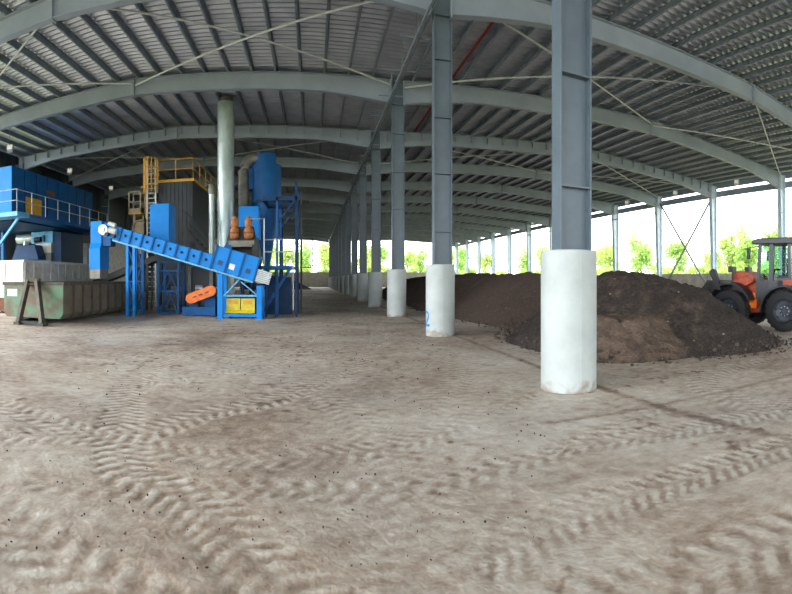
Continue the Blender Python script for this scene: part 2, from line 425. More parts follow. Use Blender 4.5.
rbm = beam_mesh([(x, zt(x), zt(x)-dep(x, False)) for x in RST]).mesh('roof_beam', M['beam'])
def plate(x, left, ext=.06, t=.05, w=.3):
    p = MB(); z = zt(x); p.box((x-t/2, -w/2, z-dep(x, left)-ext), (x+t/2, w/2, z+.0)); return p
lpl = [plate(-8.2, True).mesh('splice_plate', M['beam']), plate(COLX-.31, True, .1).mesh('end_plate', M['beam'])]
rpl = [plate(18.0, False).mesh('splice_plate', M['beam']), plate(COLX+.31, False, .1).mesh('end_plate', M['beam'])]
def link(name, me, parent=None):
    o = bpy.data.objects.new(name, me); COL.objects.link(o)
    if parent: o.parent = parent
    return o
def stiff(x, left):
    p = MB(); z = zt(x); d = dep(x, left)
    p.box((x-.012, -.17, z-d*.62), (x+.012, -.012, z-.03)); p.box((x-.012, .012, z-d*.62), (x+.012, .17, z-.03)); return p
bt = {1:'first',2:'second',3:'third',4:'fourth',5:'fifth',6:'sixth',7:'seventh',8:'eighth',9:'ninth',10:'tenth',11:'eleventh',12:'twelfth',13:'thirteenth'}
for k in range(1, NK):
    for left in (True, False):
        side = 'machinery' if left else 'compost'
        where = {1: 'landing on the column with the blue mark', 2: 'landing on the third column of the middle row', 3: 'with a row of web stiffeners'}.get(k, f'landing on the {ORD[k]} column of the middle row')
        if k == NK-1: where = 'over the end wall opening'
        lab = f'grey roof beam of the {side} bay, {where}'
        r = thing('roof_beam', (0, FY[k], 0), lab, 'roof beam', f'roof beams of the {side} bay'); r['kind'] = 'thing'
        link('beam_profile', lbm if left else rbm, r)
        for me in (lpl if left else rpl): link(me.name.split('.')[0], me, r)
        if k == 3:
            for x in px_list:
                if (x < COLX-.4) == left and LEFTX+.3 < x < EAVEX-.6 and abs(x-COLX) > .5:
                    stiff(x, left).build('web_stiffener', M['beam'], r)

# middle row of columns on round concrete pedestals
PH, PR = 2.08, .425
ped = MB(); ped.lathe([(0,0),(PR-.0,0),(PR,.01),(PR,PH-.015),(PR-.015,PH),(0,PH)], n=64)
pedm = ped.mesh('concrete_pedestal', M['conc'])
seam = MB(); a = math.radians(-103+90)
for ang in (-95,):
    a = math.radians(ang); c, s_ = math.cos(a), math.sin(a)
    seam.bar((c*(PR+.002), s_*(PR+.002), .02), (c*(PR+.002), s_*(PR+.002), PH-.02), .03, .012, up=(c, s_, 0))
seamm = seam.mesh('form_seam', M['conc'])
HD, HB = .55, .27
sh = MB(); zb, ztp = PH, 10.43
SX = .055
sh.box((-HD/2, -HB/2, zb), (-HD/2+.024, HB/2, ztp)); sh.box((HD/2-.024, -HB/2, zb), (HD/2, HB/2, ztp)); sh.box((-HD/2+.024, -.01, zb), (HD/2-.024, .01, ztp))
sh.v = [(a+SX, b, c) for a, b, c in sh.v]; shm = sh.mesh('steel_shaft', M['steel'])
stm = []
for z in (3.05, 4.75, 6.4, 8.1, 9.4):
    p = MB(); p.box((-HD/2+.02, -HB/2+.004, z-.012), (HD/2-.02, -.01, z+.012)); p.box((-HD/2+.02, .01, z-.012), (HD/2-.02, HB/2-.004, z+.012)); p.v = [(a+SX, b, c) for a, b, c in p.v]; stm.append(p.mesh('stiffener_plate', M['steel']))
for k in range(NK):
    lab = {0: 'tall grey steel column on the biggest white concrete pedestal, before the compost heap',
           1: 'grey steel column on white pedestal bearing a blue painted mark',
           2: 'grey column on white pedestal, next one behind the blue-marked pedestal'}.get(k, f'{ORD[k]} grey column of the pedestal row, counted from the biggest pedestal')
    if k == NK-1: lab = 'last grey column of the pedestal row, against the end wall'
    r = thing('support_column', (COLX, FY[k], 0), lab, 'column', 'columns of the middle row'); r['kind'] = 'thing'
    pd = link('concrete_pedestal', pedm, r); pd['label'] = 'round white concrete pedestal'
    link('form_seam', seamm, pd)
    s_ = link('steel_shaft', shm, r)
    for me in stm: link('stiffener_plate', me, s_)
    if k == 1:
        # blue painted figure near the foot
        th = math.atan2(COLX, FY[1]); c = Vector((-math.sin(th), -math.cos(th), 0)); rt = Vector((math.cos(th), -math.sin(th), 0))
        pts = [(-.5,.74),(-.42,.9),(-.2,1),(.08,.98),(.28,.86),(.32,.68),(.22,.48),(-.02,.27),(-.3,.1),(-.46,.02),(-.1,.0),(.2,.03),(.56,.05)]
        P = catmull(pts, .06); mk = MB(); vs = []; n = len(P)
        for i in range(n):
            d = P[min(i+1, n-1)]-P[max(i-1, 0)]; d = d/np.linalg.norm(d); nn = np.array([-d[1], d[0]])
            for o_, rr in ((-1, PR-.002), (1, PR-.002), (1, PR+.004), (-1, PR+.004)):
                q = P[i]+nn*o_*.085; ph = math.radians(-66)+q[0]*.30/PR; zz = .30+.40*q[1]
                w = c*(rr*math.cos(ph))+rt*(rr*math.sin(ph)); vs.append((w.x, w.y, zz))
        fs = [(4*i+k2, 4*i+(k2+1) % 4, 4*i+4+(k2+1) % 4, 4*i+4+k2) for i in range(n-1) for k2 in range(4)] + [(0,1,2,3), (4*n-1,4*n-2,4*n-3,4*n-4)]
        mk.add(vs, fs); o = mk.build('painted_mark', M['markblue'], pd); o['label'] = 'blue sprayed figure 2'

# tapered columns of the right and left eaves
def taper_col(sgn):
    """inner flange leans in towards the top; sgn=+1: outer face on +x"""
    zt_ = 10.0
    o = .15; b0, b1 = -.22, -.55
    m1 = MB(); m1.prism([(o*sgn, -.17, 0), ((o-.024)*sgn, -.17, 0), ((o-.024)*sgn, -.17, zt_), (o*sgn, -.17, zt_)], (0,.34,0))
    m1.prism([(b0*sgn, -.17, 0), ((b0+.024)*sgn, -.17, 0), ((b1+.024)*sgn, -.17, zt_-1.1), (b1*sgn, -.17, zt_-1.1)], (0,.34,0))
    m1.prism([(b1*sgn, -.17, zt_-1.1), ((b1+.024)*sgn, -.17, zt_-1.1), ((b1+.024)*sgn, -.17, zt_), (b1*sgn, -.17, zt_)], (0,.34,0))
    m1.prism([((b0+.02)*sgn, -.01, 0), ((o-.02)*sgn, -.01, 0), ((o-.02)*sgn, -.01, zt_), ((b1+.02)*sgn, -.01, zt_), ((b1+.02)*sgn, -.01, zt_-1.1)], (0,.02,0))
    return m1
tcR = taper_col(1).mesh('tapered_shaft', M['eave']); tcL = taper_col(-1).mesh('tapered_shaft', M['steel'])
def tstiff(sgn):
    out = []
    for z in (1.9, 3.6, 5.3, 7.0, 8.85):
        bi = -.22-.33*z/8.9
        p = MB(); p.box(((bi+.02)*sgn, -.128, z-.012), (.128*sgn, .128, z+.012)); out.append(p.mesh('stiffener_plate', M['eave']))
    return out
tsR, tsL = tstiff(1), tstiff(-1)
for k in range(2, NK):
    lab = {2: 'blue-grey tapered eave column rising behind the loader cab', 3: 'blue-grey tapered eave column beside the loader\'s bucket, at the crossed braces'}.get(k, f'{ORD[k-2]} tapered eave column from the loader along the low push wall')
    if k == NK-1: lab = 'last tapered eave column of the low push wall, at the end wall'
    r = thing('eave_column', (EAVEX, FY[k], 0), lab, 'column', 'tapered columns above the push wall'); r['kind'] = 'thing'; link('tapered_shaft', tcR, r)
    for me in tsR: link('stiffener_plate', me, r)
for k in range(3, 9):
    r = thing('eave_column', (LEFTX, FY[k], 0), f'{ORD[k-3] if k > 3 else "first"} tapered column on the dark wall behind the blue machine house', 'column', 'tapered columns on the dark wall'); r['kind'] = 'thing'; link('tapered_shaft', tcL, r)
    for me in tsL[-2:]: link('stiffener_plate', me, r)

# roof and wall bracing
def rod(p, q, lab, grp, r=.042, m='rod', name='brace_rod', cat='brace'):
    b = MB(); p, q = Vector(p), Vector(q); mid = (p+q)/2
    b.cyl(p-mid, q-mid, r, n=8); o = b.build(name, M[m]); o.location = mid
    return tag(o, lab, cat, grp)
def zb(x): return zt(x) - .22
for (ka, kb, far) in ((1, 2, 'front'), (3, 4, 'rear')):
    for (xa, xb, nm) in ((LEFTX+.4, -8.3, 'machine house'), (-8.1, COLX-.35, 'exhaust stack'), (COLX+.35, 17.9, 'long windrow'), (18.1, EAVEX-.5, 'wheel loader')):
        ya, yb = FY[ka]+.1, FY[kb]-.1
        rod((xa, ya, zb(xa)), (xb, yb, zb(xb)), f'pale roof brace above the {nm}, {far} crossed set, running away from the machinery', 'diagonal roof braces')
        rod((xa, yb, zb(xa)-.09), (xb, ya, zb(xb)-.09), f'pale roof brace above the {nm}, {far} crossed set, running towards the machinery', 'diagonal roof braces')
rod((EAVEX, FY[3]+.12, 9.2), (EAVEX, FY[4]-.12, .1), 'thin crossed wall brace falling away from the bucket-side eave column', 'wall braces', .085, 'grey')
rod((EAVEX-.07, FY[3]+.12, .1), (EAVEX-.07, FY[4]-.12, 9.2), 'thin crossed wall brace climbing away from the bucket-side eave column', 'wall braces', .085, 'grey')
rod((EAVEX-.55, FY[4], 8.25), (EAVEX-.55, FY[8], 8.25), 'thin level pipe crossing the eave columns above the windrow', None, .05, 'grey', 'wall_pipe', 'pipe')
rod((6.25, YA+.5, 10.78-.0), (6.25, 96, 10.78), 'long red pipe running just under the corrugated roof', None, .05, 'red', 'sprinkler_pipe', 'pipe')
# cable tray with cross arms along the column row
t = thing('cable_tray', (3.3, 0, 9.3), 'long grey cable tray with cross arms running above the column row', 'cable tray')
p = MB(); p.box((3.22, YA+1, 9.25), (3.30, 98, 9.33)); p.box((3.36, YA+1, 9.25), (3.38, 98, 9.33)); part('rail', p, M['purlin'], t)
for y in np.arange(7.5, 97, 2.42):
    if min(abs(y-f) for f in FY) < .3: y += .5
    p = MB(); p.box((2.75, y-.025, 9.33), (3.8, y+.025, 9.37)); p.box((3.28, y-.015, 9.37), (3.31, y+.015, 10.5)); part('cross_arm', p, M['purlin'], t)
# eave beam of the open side
p = MB(); p.box((EAVEX+.16, YA, 9.0), (EAVEX+.24, YB, 9.5)); p.box((EAVEX+.12, YA, 8.98), (EAVEX+.28, YB, 9.02)); struct('trim_1', p, M['beam'], 'grey eave beam above the push wall')

p = MB(); p.box((EAVEX+.3, YA, 9.76), (EAVEX+.36, YB, 10.3)); struct('trim_2', p, M['beam'], 'grey fascia along the roof edge')
# lamps under the roof
def lamp(x, y, z, lab, grp, rz):
    r = thing('flood_light', (x, y, z), lab, 'lamp', grp, rz)
    b = MB(); b.prism([(-.16,-.13,.0),(.16,-.13,.0),(.2,-.13,.42),(-.2,-.13,.42)], (0,.24,0)); bo = b.build('housing', M['white'], r); bo.rotation_euler = (math.radians(-25), 0, 0)
    l = MB(); l.box((-.14,-.15,.05), (.14,-.13,.37)); lo = l.build('lens', M['lens'], bo)
    h = MB(); h.cyl((0,0,.3), (0,0,zt(x)+.1-z), .02, n=6); h.build('hanger', M['purlin'], r)
for i in range(8):
    y = FY[2]+DY*(i+.5)
    lamp(30.4, y, 9.45, f'small white lamp hanging above the push wall, {ORD[i] if i else "first"} counted from the loader', 'lamps above the push wall', math.radians(-60))
for i in range(3):
    lamp(-16.9, 22.7+DY*i, 9.3, ['white lamp hanging over the machine house\'s front end','white lamp hanging over the middle of the blue machine house','white lamp hanging between machine house and yellow cage ladder'][i], 'lamps over the machine house', math.radians(25))

# ------------------------------------------------------------------ walls
p = MB(); p.box((EAVEX+.2, YA, -.05), (EAVEX+.6, YB, 2.15)); wr = struct('wall_right', p, M['block'], 'low concrete push wall')
p = MB()
for y in np.arange(14.6, YB, 1.6): p.box((EAVEX+.185, y-.012, 0), (EAVEX+.2, y+.012, 2.15))
p.build('joint', M['gduct'], wr)
p = MB(); p.box((LEFTX-.4, YB-.4, -.05), (EAVEX+.6, YB, 3.15)); struct('wall_back', p, M['block'], 'concrete end wall')
p = MB(); p.box((LEFTX-.6, 25.5, -.05), (LEFTX-.25, YB, 6.0)); wl = struct('wall_left', p, M['dwall'], 'dark grey wall behind the machinery')
p = MB(); p.box((LEFTX-.25, 43.5, 0), (LEFTX-.2, 52.5, 5.9))
for z in np.arange(.6, 5.9, .6): p.box((LEFTX-.2, 43.5, z-.02), (LEFTX-.18, 52.5, z+.02))
struct('door_1', p, M['wcont'], 'pale roller door in the dark wall')
p = MB(); p.box((LEFTX-.55, 25.5, 6.0), (LEFTX-.4, YB, 10.72))
for y in np.arange(25.7, YB, .5): p.box((LEFTX-.4, y, 6.0), (LEFTX-.37, y+.2, 10.72))
p.build('cladding', M['dkclad'], wl)

# ------------------------------------------------------------------ heaps
def mat_heap(name, ca, cb, cs):
    m = bpy.data.materials.new(name); m.use_nodes = True
    nt = m.node_tree; b = nt.nodes['Principled BSDF']; L = nt.links.new
    tc = nt.nodes.new('ShaderNodeTexCoord')
    n = nt.nodes.new('ShaderNodeTexNoise'); n.inputs['Scale'].default_value = 16; n.inputs['Detail'].default_value = 10; n.inputs['Roughness'].default_value = .8; L(tc.outputs['Object'], n.inputs['Vector'])
    r = nt.nodes.new('ShaderNodeValToRGB'); e = r.color_ramp.elements
    e[0].position = .36; e[0].color = srgb(*ca); e[1].position = .62; e[1].color = srgb(*cb); L(n.outputs['Fac'], r.inputs['Fac'])
    at = nt.nodes.new('ShaderNodeAttribute'); at.attribute_name = 'sand'
    mx = nt.nodes.new('ShaderNodeMix'); mx.data_type = 'RGBA'; L(at.outputs['Fac'], mx.inputs['Factor']); L(r.outputs['Color'], mx.inputs['A'])
    r2 = nt.nodes.new('ShaderNodeValToRGB'); r2.color_ramp.elements[0].position = .36; r2.color_ramp.elements[0].color = srgb(*[c*.72 for c in cs]); r2.color_ramp.elements[1].position = .6; r2.color_ramp.elements[1].color = srgb(*cs); L(n.outputs['Fac'], r2.inputs['Fac'])
    L(r2.outputs['Color'], mx.inputs['B'])
    v = nt.nodes.new('ShaderNodeTexVoronoi'); v.inputs['Scale'].default_value = 9; L(tc.outputs['Object'], v.inputs['Vector'])
    sp = nt.nodes.new('ShaderNodeSeparateColor'); L(v.outputs['Color'], sp.inputs[0])
    gt = nt.nodes.new('ShaderNodeMath'); gt.operation = 'GREATER_THAN'; gt.inputs[1].default_value = .985; L(sp.outputs[0], gt.inputs[0])
    lt = nt.nodes.new('ShaderNodeMath'); lt.operation = 'LESS_THAN'; lt.inputs[1].default_value = .24; L(v.outputs['Distance'], lt.inputs[0])
    ml = nt.nodes.new('ShaderNodeMath'); ml.operation = 'MULTIPLY'; L(gt.outputs[0], ml.inputs[0]); L(lt.outputs[0], ml.inputs[1])
    m2 = nt.nodes.new('ShaderNodeMix'); m2.data_type = 'RGBA'; m2.inputs['B'].default_value = srgb(150,138,124); L(ml.outputs[0], m2.inputs['Factor']); L(mx.outputs['Result'], m2.inputs['A'])
    L(m2.outputs['Result'], b.inputs['Base Color']); b.inputs['Roughness'].default_value = .95; b.inputs['Specular IOR Level'].default_value = .2
    n2 = nt.nodes.new('ShaderNodeTexNoise'); n2.inputs['Scale'].default_value = 22; n2.inputs['Detail'].default_value = 8; L(tc.outputs['Object'], n2.inputs['Vector'])
    bp = nt.nodes.new('ShaderNodeBump'); bp.inputs['Strength'].default_value = .9; bp.inputs['Distance'].default_value = .06; L(n2.outputs['Fac'], bp.inputs['Height']); L(bp.outputs['Normal'], b.inputs['Normal'])
    return m
HM = mat_heap('dark_compost', (34,30,28), (72,64,59), (116,98,85))
HM2 = mat_heap('brown_compost', (50,42,38), (96,82,73), (120,100,84))
M['clod'] = mat('dark_soil_clod', (78,66,58), .95, 0, (50,42,37), 9)
def heap(name, x0, x1, y0, y1, st, ridge, slope, m, lab, extra=None, seed=0):
    hx = np.arange(x0, x1, st); hy = np.arange(y0, y1, st); A, B = np.meshgrid(hx, hy, indexing='ij')
    wob = .35*fbm(A*.8, B*.8, 3, 50+seed)
    H = np.full(A.shape, -9.)
    R = []
    for (a, b) in zip(ridge, ridge[1:]):
        n = max(2, int(math.hypot(b[0]-a[0], b[1]-a[1])/.15))
        for i in range(n): t = i/n; R.append([a[j]+(b[j]-a[j])*t for j in range(3)])
    R.append(list(ridge[-1]))
    for (rx, ry, rh) in R:
        d = np.sqrt((A-rx)**2+(B-ry)**2)
        h = rh+.12 - slope*np.sqrt(d*d+.03)
        H = np.maximum(H, h)
    H = H + wob*.55*np.clip(H+.3, 0, 1)
    sand = np.zeros_like(H)
    if extra: H, sand = extra(A, B, H)
    H = H + .11*fbm(A*2.4, B*2.4, 3, 60+seed) + .17*fbm(A*8, B*8, 3, 70+seed)*np.clip(1.3-H*.35, .3, 1)
    o = grid_mesh(name, hx, hy, np.maximum(H, -.06), m, {'sand': sand}, H > -.03)
    return tag(o, lab, 'heap'), (hx, hy, H)
def ledge(A, B, H):
    d = np.hypot((A-6.75)/1.15, (B-8.75)/1.15)
    h = np.minimum(.78, (1.55-d)*.95) + .05*fbm(A*2, B*2, 2, 5)
    k = np.clip((h-H)*10+.6, 0, 1)*np.clip((1.62-d)*5, 0, 1)
    return np.where((d < 1.65), np.maximum(H, h), H), np.clip(k*.8+fbm(A*5, B*5, 4, 7)*1.6*(d < 1.75), 0, .9)*(d < 1.9)
h1, D1 = heap('compost_heap', 4.9, 12.6, 5.2, 14.5, .05, [(8.5,12.6,1.6),(8.1,11.2,1.85),(7.95,10.5,1.93),(8.4,9.6,1.78),(8.9,8.6,1.42),(9.5,7.9,.82)], .66, HM, 'dark brown compost heap in front of the orange loader', ledge, 1)
h2, D2 = heap('compost_heap', 4.6, 14, 12.6, 50, .085, [(9.0,15.2,1.75),(8.9,18,1.9),(9.1,22,1.85),(8.8,25.5,2.0),(9.0,30,1.88),(8.7,34,1.95),(8.8,40,1.75),(8.6,46,1.6)], .66, HM2, 'long brown compost windrow behind the pedestals, reaching far back', None, 2)
h3, D3 = heap('soil_heap', -12, 2, 74, 86, .15, [(-8,80,2.4),(-4.2,79.5,1.9)], .5, HM, 'small dark heap by the far end wall, beside the blue stair', None, 3)
# loose clods at the toe of the heaps, too many to count
ck = MB(); ico = bmesh.new(); bmesh.ops.create_icosphere(ico, subdivisions=1, radius=1); IV = [v.co.copy() for v in ico.verts]; IF = [[v.index for v in f.verts] for f in ico.faces]; ico.free()
def clod(x, y, z, r):
    q = Matrix.Rotation(random.random()*6, 3, 'X') @ Matrix.Rotation(random.random()*6, 3, 'Y'); s = Vector((1, .6+.5*random.random(), .5+.4*random.random()))
    ck.add([q @ Vector((v.x*s.x*r*(1+.3*random.uniform(-1,1)), v.y*s.y*r*(1+.3*random.uniform(-1,1)), v.z*s.z*r)) + Vector((x, y, z)) for v in IV], IF)
for (hx, hy, H), nmax, rr in ((D1, 620, 1), (D2, 700, 1.25)):
    band = np.argwhere((H > -.22) & (H < .22))
    for i in rng.permutation(len(band))[:nmax]:
        a, b = band[i]; x = hx[a]+random.uniform(-.12,.12); y = hy[b]+random.uniform(-.2,.1)
        if y > 33 or (abs(x-COLX) < .5): continue
        r = random.uniform(.015,.05)*rr*(1.6 if random.random() < .1 else 1); clod(x, y, max(0, H[a,b])+r*.3, r)
for i in range(220):
    px, py = random.uniform(0, 560), 340+230*random.random()**1.3
    x, y = G(px, py)
    if abs(x-COLX) < .6: continue
    clod(x, y, .004, random.uniform(.004,.012)*(1.5 if py < 400 else 1))
co = ck.build('soil_clods', M['clod']); tag(co, 'loose dark soil clods scattered on the floor and along the heaps', 'soil', kind='stuff')

# ------------------------------------------------------------------ roll-off containers
def green_container():
    t = thing('roll_off_container', (-10.2, 18.6, 0), 'rusty green open roll-off container with a hook frame, on the floor', 'container')
    x0, x1, y0, y1, z0, z1 = -11.6, -8.85, 15.2, 22.4, .16, 1.42
    c = .14
    sec = [(x0+c, z0), (x1-c, z0), (x1, z0+c+.05), (x1, z1), (x1-.06, z1), (x1-.06, z0+c+.08), (x1-c-.03, z0+.06), (x0+c+.03, z0+.06), (x0+.06, z0+c+.08), (x0+.06, z1), (x0, z1), (x0, z0+c+.05)]
    h = MB(); h.prism([(x, y0+.05, z) for x, z in sec], (0, y1-y0-.1, 0)); part('hull', h, M['gside'], t)
    e = MB(); ends = [(x0+c, z0), (x1-c, z0), (x1, z0+c+.05), (x1, z1), (x0, z1), (x0, z0+c+.05)]
    e.prism([(x, y0, z) for x, z in ends], (0,.05,0)); fr = part('front_panel', e, M['green'], t, 'green front panel patched with rust')
    pp = MB(); pp.box((-11.42, y0-.012, .98), (-10.95, y0, 1.26)); sub('paper_sign', pp, M['paper'], fr, t, 'white paper sign')
    e = MB(); e.prism([(x, y1-.05, z) for x, z in ends], (0,.05,0)); part('rear_door', e, M['gside'], t)
    r = MB(); r.box((x0-.05, y0-.04, z1), (x1+.05, y0+.1, z1+.12)); r.box((x0-.05, y1-.1, z1), (x1+.05, y1+.04, z1+.12)); r.box((x0-.05, y0+.1, z1), (x0+.09, y1-.1, z1+.12)); r.box((x1-.09, y0+.1, z1), (x1+.05, y1-.1, z1+.12)); part('rim', r, M['gframe'], t)
    for y in np.linspace(y0+.7, y1-.15, 9):
        b = MB(); b.prism([(x1, y, z1), (x1+.07, y, z1), (x1+.07, y, z0+c+.05), (x1-c+.06, y, z0-.02), (x1-c, y, z0-.02), (x1-c, y, z0), (x1, y, z0+c+.05)], (0,.09,0)); part('rib', b, M['gframe'], t)
    for x in (-10.75, -9.7):
        b = MB(); b.box((x-.08, y0-.1, .0), (x+.08, y1, .17)); part('skid', b, M['gframe'], t)
    for x, xt in ((-10.06,-10.35), (-9.03,-9.92)):
        b = MB(); b.bar((x, 14.05, .06), (xt, 15.08, 1.58), .14, .2, up=(0,1,0)); b.box((x-.12, 13.9, 0), (x+.12, 14.25, .1)); part('hook_frame_leg', b, M['gframe'], t)
    b = MB(); b.box((-10.45, 15.0, 1.55), (-9.8, 15.14, 1.68)); b.cyl((-10.35,14.98,1.45), (-9.9,14.98,1.45), .04, n=8); part('hook_bar', b, M['gframe'], t)
    b = MB(); b.bar((-10.0,14.1,.08), (-9.1,14.1,.08), .12); b.bar((-10.0,14.1,.1),(-10.4,15.3,.1),.14); b.bar((-9.1,14.1,.1),(-9.75,15.3,.1),.14); part('cross_member', b, M['black'], t)
green_container()
def white_container():
    t = thing('roll_off_container', (-13.8, 22, 0), 'scuffed white ribbed container behind the rusty green one', 'container')
    x0, x1, y0, y1, z1 = -14.7, -12.6, 18.0, 26.6, 2.55
    h = MB(); h.box((x0, y0+.04, .75), (x1, y1, z1)); part('hull', h, M['wcont'], t)
    h = MB(); h.box((x0+.05, y0+.1, .1), (x1-.05, y1, .75)); part('lower_hull', h, M['rust'], t, 'rusty lower sides')
    for x in (x0+.02, (x0+x1)/2+.02):
        d = MB(); d.box((x, y0-.02, .78), (x+1.01, y0+.04, z1-.03)); part('door', d, M['white'], t)
    r = MB(); r.box((x0-.03, y0-.04, z1-.12), (x1+.04, y1+.02, z1)); part('rim', r, M['white'], t)
    for y in np.linspace(y0+.1, y1-.1, 12):
        b = MB(); b.box((x1, y-.05, .75), (x1+.06, y+.05, z1-.1)); part('rib', b, M['wcont'], t)
    b = MB(); b.box((x1, y0, 1.55), (x1+.05, y1, 1.68)); part('side_rail', b, M['wcont'], t)
    for y in (18.9, 25.4):
        b = MB(); b.cyl((x0+.1, y, .12), (x1-.1, y, .12), .13, n=16); part('roller', b, M['black'], t)
white_container()

# ------------------------------------------------------------------ blue machine house on legs
def rails(t, pts, z0, hgt, m, posts=True, spacing=1.25, r=.022, sub_of=None):
    for (a, b) in zip(pts, pts[1:]):
        L = math.hypot(b[0]-a[0], b[1]-a[1]); n = max(1, round(L/spacing))
        rl = MB()
        for f in (.5, 1): rl.cyl((a[0], a[1], z0+hgt*f), (b[0], b[1], z0+hgt*f), r, n=6)
        part('handrail', rl, m, t)
        for i in range(n+1):
            f = i/n; x, y = a[0]+(b[0]-a[0])*f, a[1]+(b[1]-a[1])*f
            po = MB(); po.cyl((x, y, z0), (x, y, z0+hgt), r, n=6); part('rail_post', po, m, t)
def machine_house():
    t = thing('machine_house', (-16.5, 24, 0), 'long blue machine house on a raised railed platform', 'machine house')
    x0, x1, y0, y1, z0, z1 = -18.8, -14.6, 19.8, 29.2, 5.0, 7.58
    b = MB(); b.box((x0, y0, z0), (x1, y1, z1)); body = part('house_body', b, M['blue2'], t, bevel=.03)  # same paint as the front; the darker blue paints in its shade
    b = MB(); b.box((x0+.03, y0-.03, z0+.05), (x1-.0, y0, z1-.04)); fr = part('front_panel', b, M['blue'], t, 'blue front panel in its lit tone')  # brighter blue paints in the light falling on the front
    b = MB(); b.lathe([(0,0),(.16,0),(.16,.02),(0,.02)], (-15.55, y0-.055, 6.62), 'y', 16); sub('round_port', b, M['white'], fr, t, 'round white port')
    for y in np.arange(y0+1.15, y1, 1.17):
        b = MB(); b.box((x1, y-.015, z0+.1), (x1+.02, y+.015, z1-.06)); part('panel_seam', b, M['blue3'], t)
    b = MB(); b.box((x1+.0, 21.06, 5.2), (x1+.04, 22.6, 6.12)); part('yellow_plate', b, M['yellow'], t, 'yellow plate on the side')
    b = MB(); b.box((x1, 23.2, 6.55), (x1+.03, 24.1, 6.8)); part('orange_plate', b, M['rust'], t, 'small orange plate')
    b = MB(); b.box((x0, 18.75, 4.76), (-13.5, 19.8, 4.98)); part('front_walkway', b, M['lblue'], t)
    b = MB(); b.box((x1, 19.8, 4.78), (-13.5, y1, 4.96)); part('side_walkway', b, M['blue2'], t)
    b = MB(); b.box((x0, 19.8, 4.7), (x1, y1, 5.0)); part('floor_frame', b, M['blue3'], t)
    rails(t, [(x0, 18.8), (-13.55, 18.8)], 4.98, 1.1, M['silver'], spacing=1.9)
    rails(t, [(-13.55, 18.8), (-13.55, y1)], 4.96, 1.1, M['silver'])
    for (x, y) in ((-15.4, 19.2), (-18.4, 19.2), (-15.3, 28.7), (-18.4, 28.7), (-18.4, 24)):
        b = MB(); b.box((x-.1, y-.1, 0), (x+.1, y+.1, 4.72)); part('leg', b, M['blue2'], t)
    b = MB(); b.bar((-13.75,19.2,4.7), (-15.35,19.2,3.0), .12); part('diagonal_brace', b, M['lblue'], t)
machine_house()
def feeder():
    t = thing('feed_machine', (-16.2, 25.5, 0), 'pale blue feed machine with a dark hopper under the machine house', 'machine')
    b = MB(); b.box((-16.9, 25.0, 3.9), (-15.3, 26.4, 4.65)); part('upper_cabinet', b, M['lblue'], t, bevel=.03)
    b = MB(); b.box((-16.6, 25.05, 3.3), (-15.45, 26.3, 3.9)); part('white_cover', b, M['white'], t)
    b = MB(); b.box((-16.5, 25.1, 0), (-15.5, 26.3, 3.3)); part('lower_cabinet', b, M['grey'], t)
    b = MB(); b.box((-15.3, 25.1, 0), (-14.75, 28.0, 4.55)); part('side_cabinet', b, M['blue3'], t)
    b = MB(); b.prism([(-17.7,24.0,2.85),(-15.7,24.0,2.85),(-16.0,24.0,3.75),(-17.3,24.0,3.75)], (0,.9,0)); part('hopper', b, M['blue3'], t, 'dark blue hopper')
    for x in (-17.5,-15.9): 
        b = MB(); b.box((x-.06,24.1,0),(x+.06,24.3,2.9)); part('hopper_leg', b, M['blue3'], t)
    b = MB(); b.cyl((-18.2,25.4,4.25), (-16.95,25.4,4.3), .3, n=18); b.cyl((-17.5,25.4,4.2), (-17.4,25.0,3.6), .22, .12, n=14); part('duct', b, M['galv'], t)
    b = MB(); b.cyl((-16.55,24.9,4.1), (-16.1,24.9,4.15), .17, n=14); b.box((-15.95,24.85,4.0),(-15.85,25.0,4.4)); part('motor', b, M['black'], t)
feeder()
t = thing('control_cabinet', (-15.6, 29.8, 0), 'tall grey control cabinet in the dark behind the white container', 'cabinet')
b = MB(); b.box((-16.1,29.6,.1), (-15.2,30.3,4.2)); part('cabinet_body', b, M['grey'], t)
b = MB(); b.box((-16.05,29.57,2.2), (-15.68,29.6,4.1)); d = part('door', b, M['grey'], t)
b = MB(); b.box((-15.6,29.57,2.2), (-15.25,29.6,4.1)); part('door', b, M['grey'], t)
b = MB(); b.box((-16.1,29.62,0), (-15.2,30.25,.1)); part('plinth', b, M['black'], t)

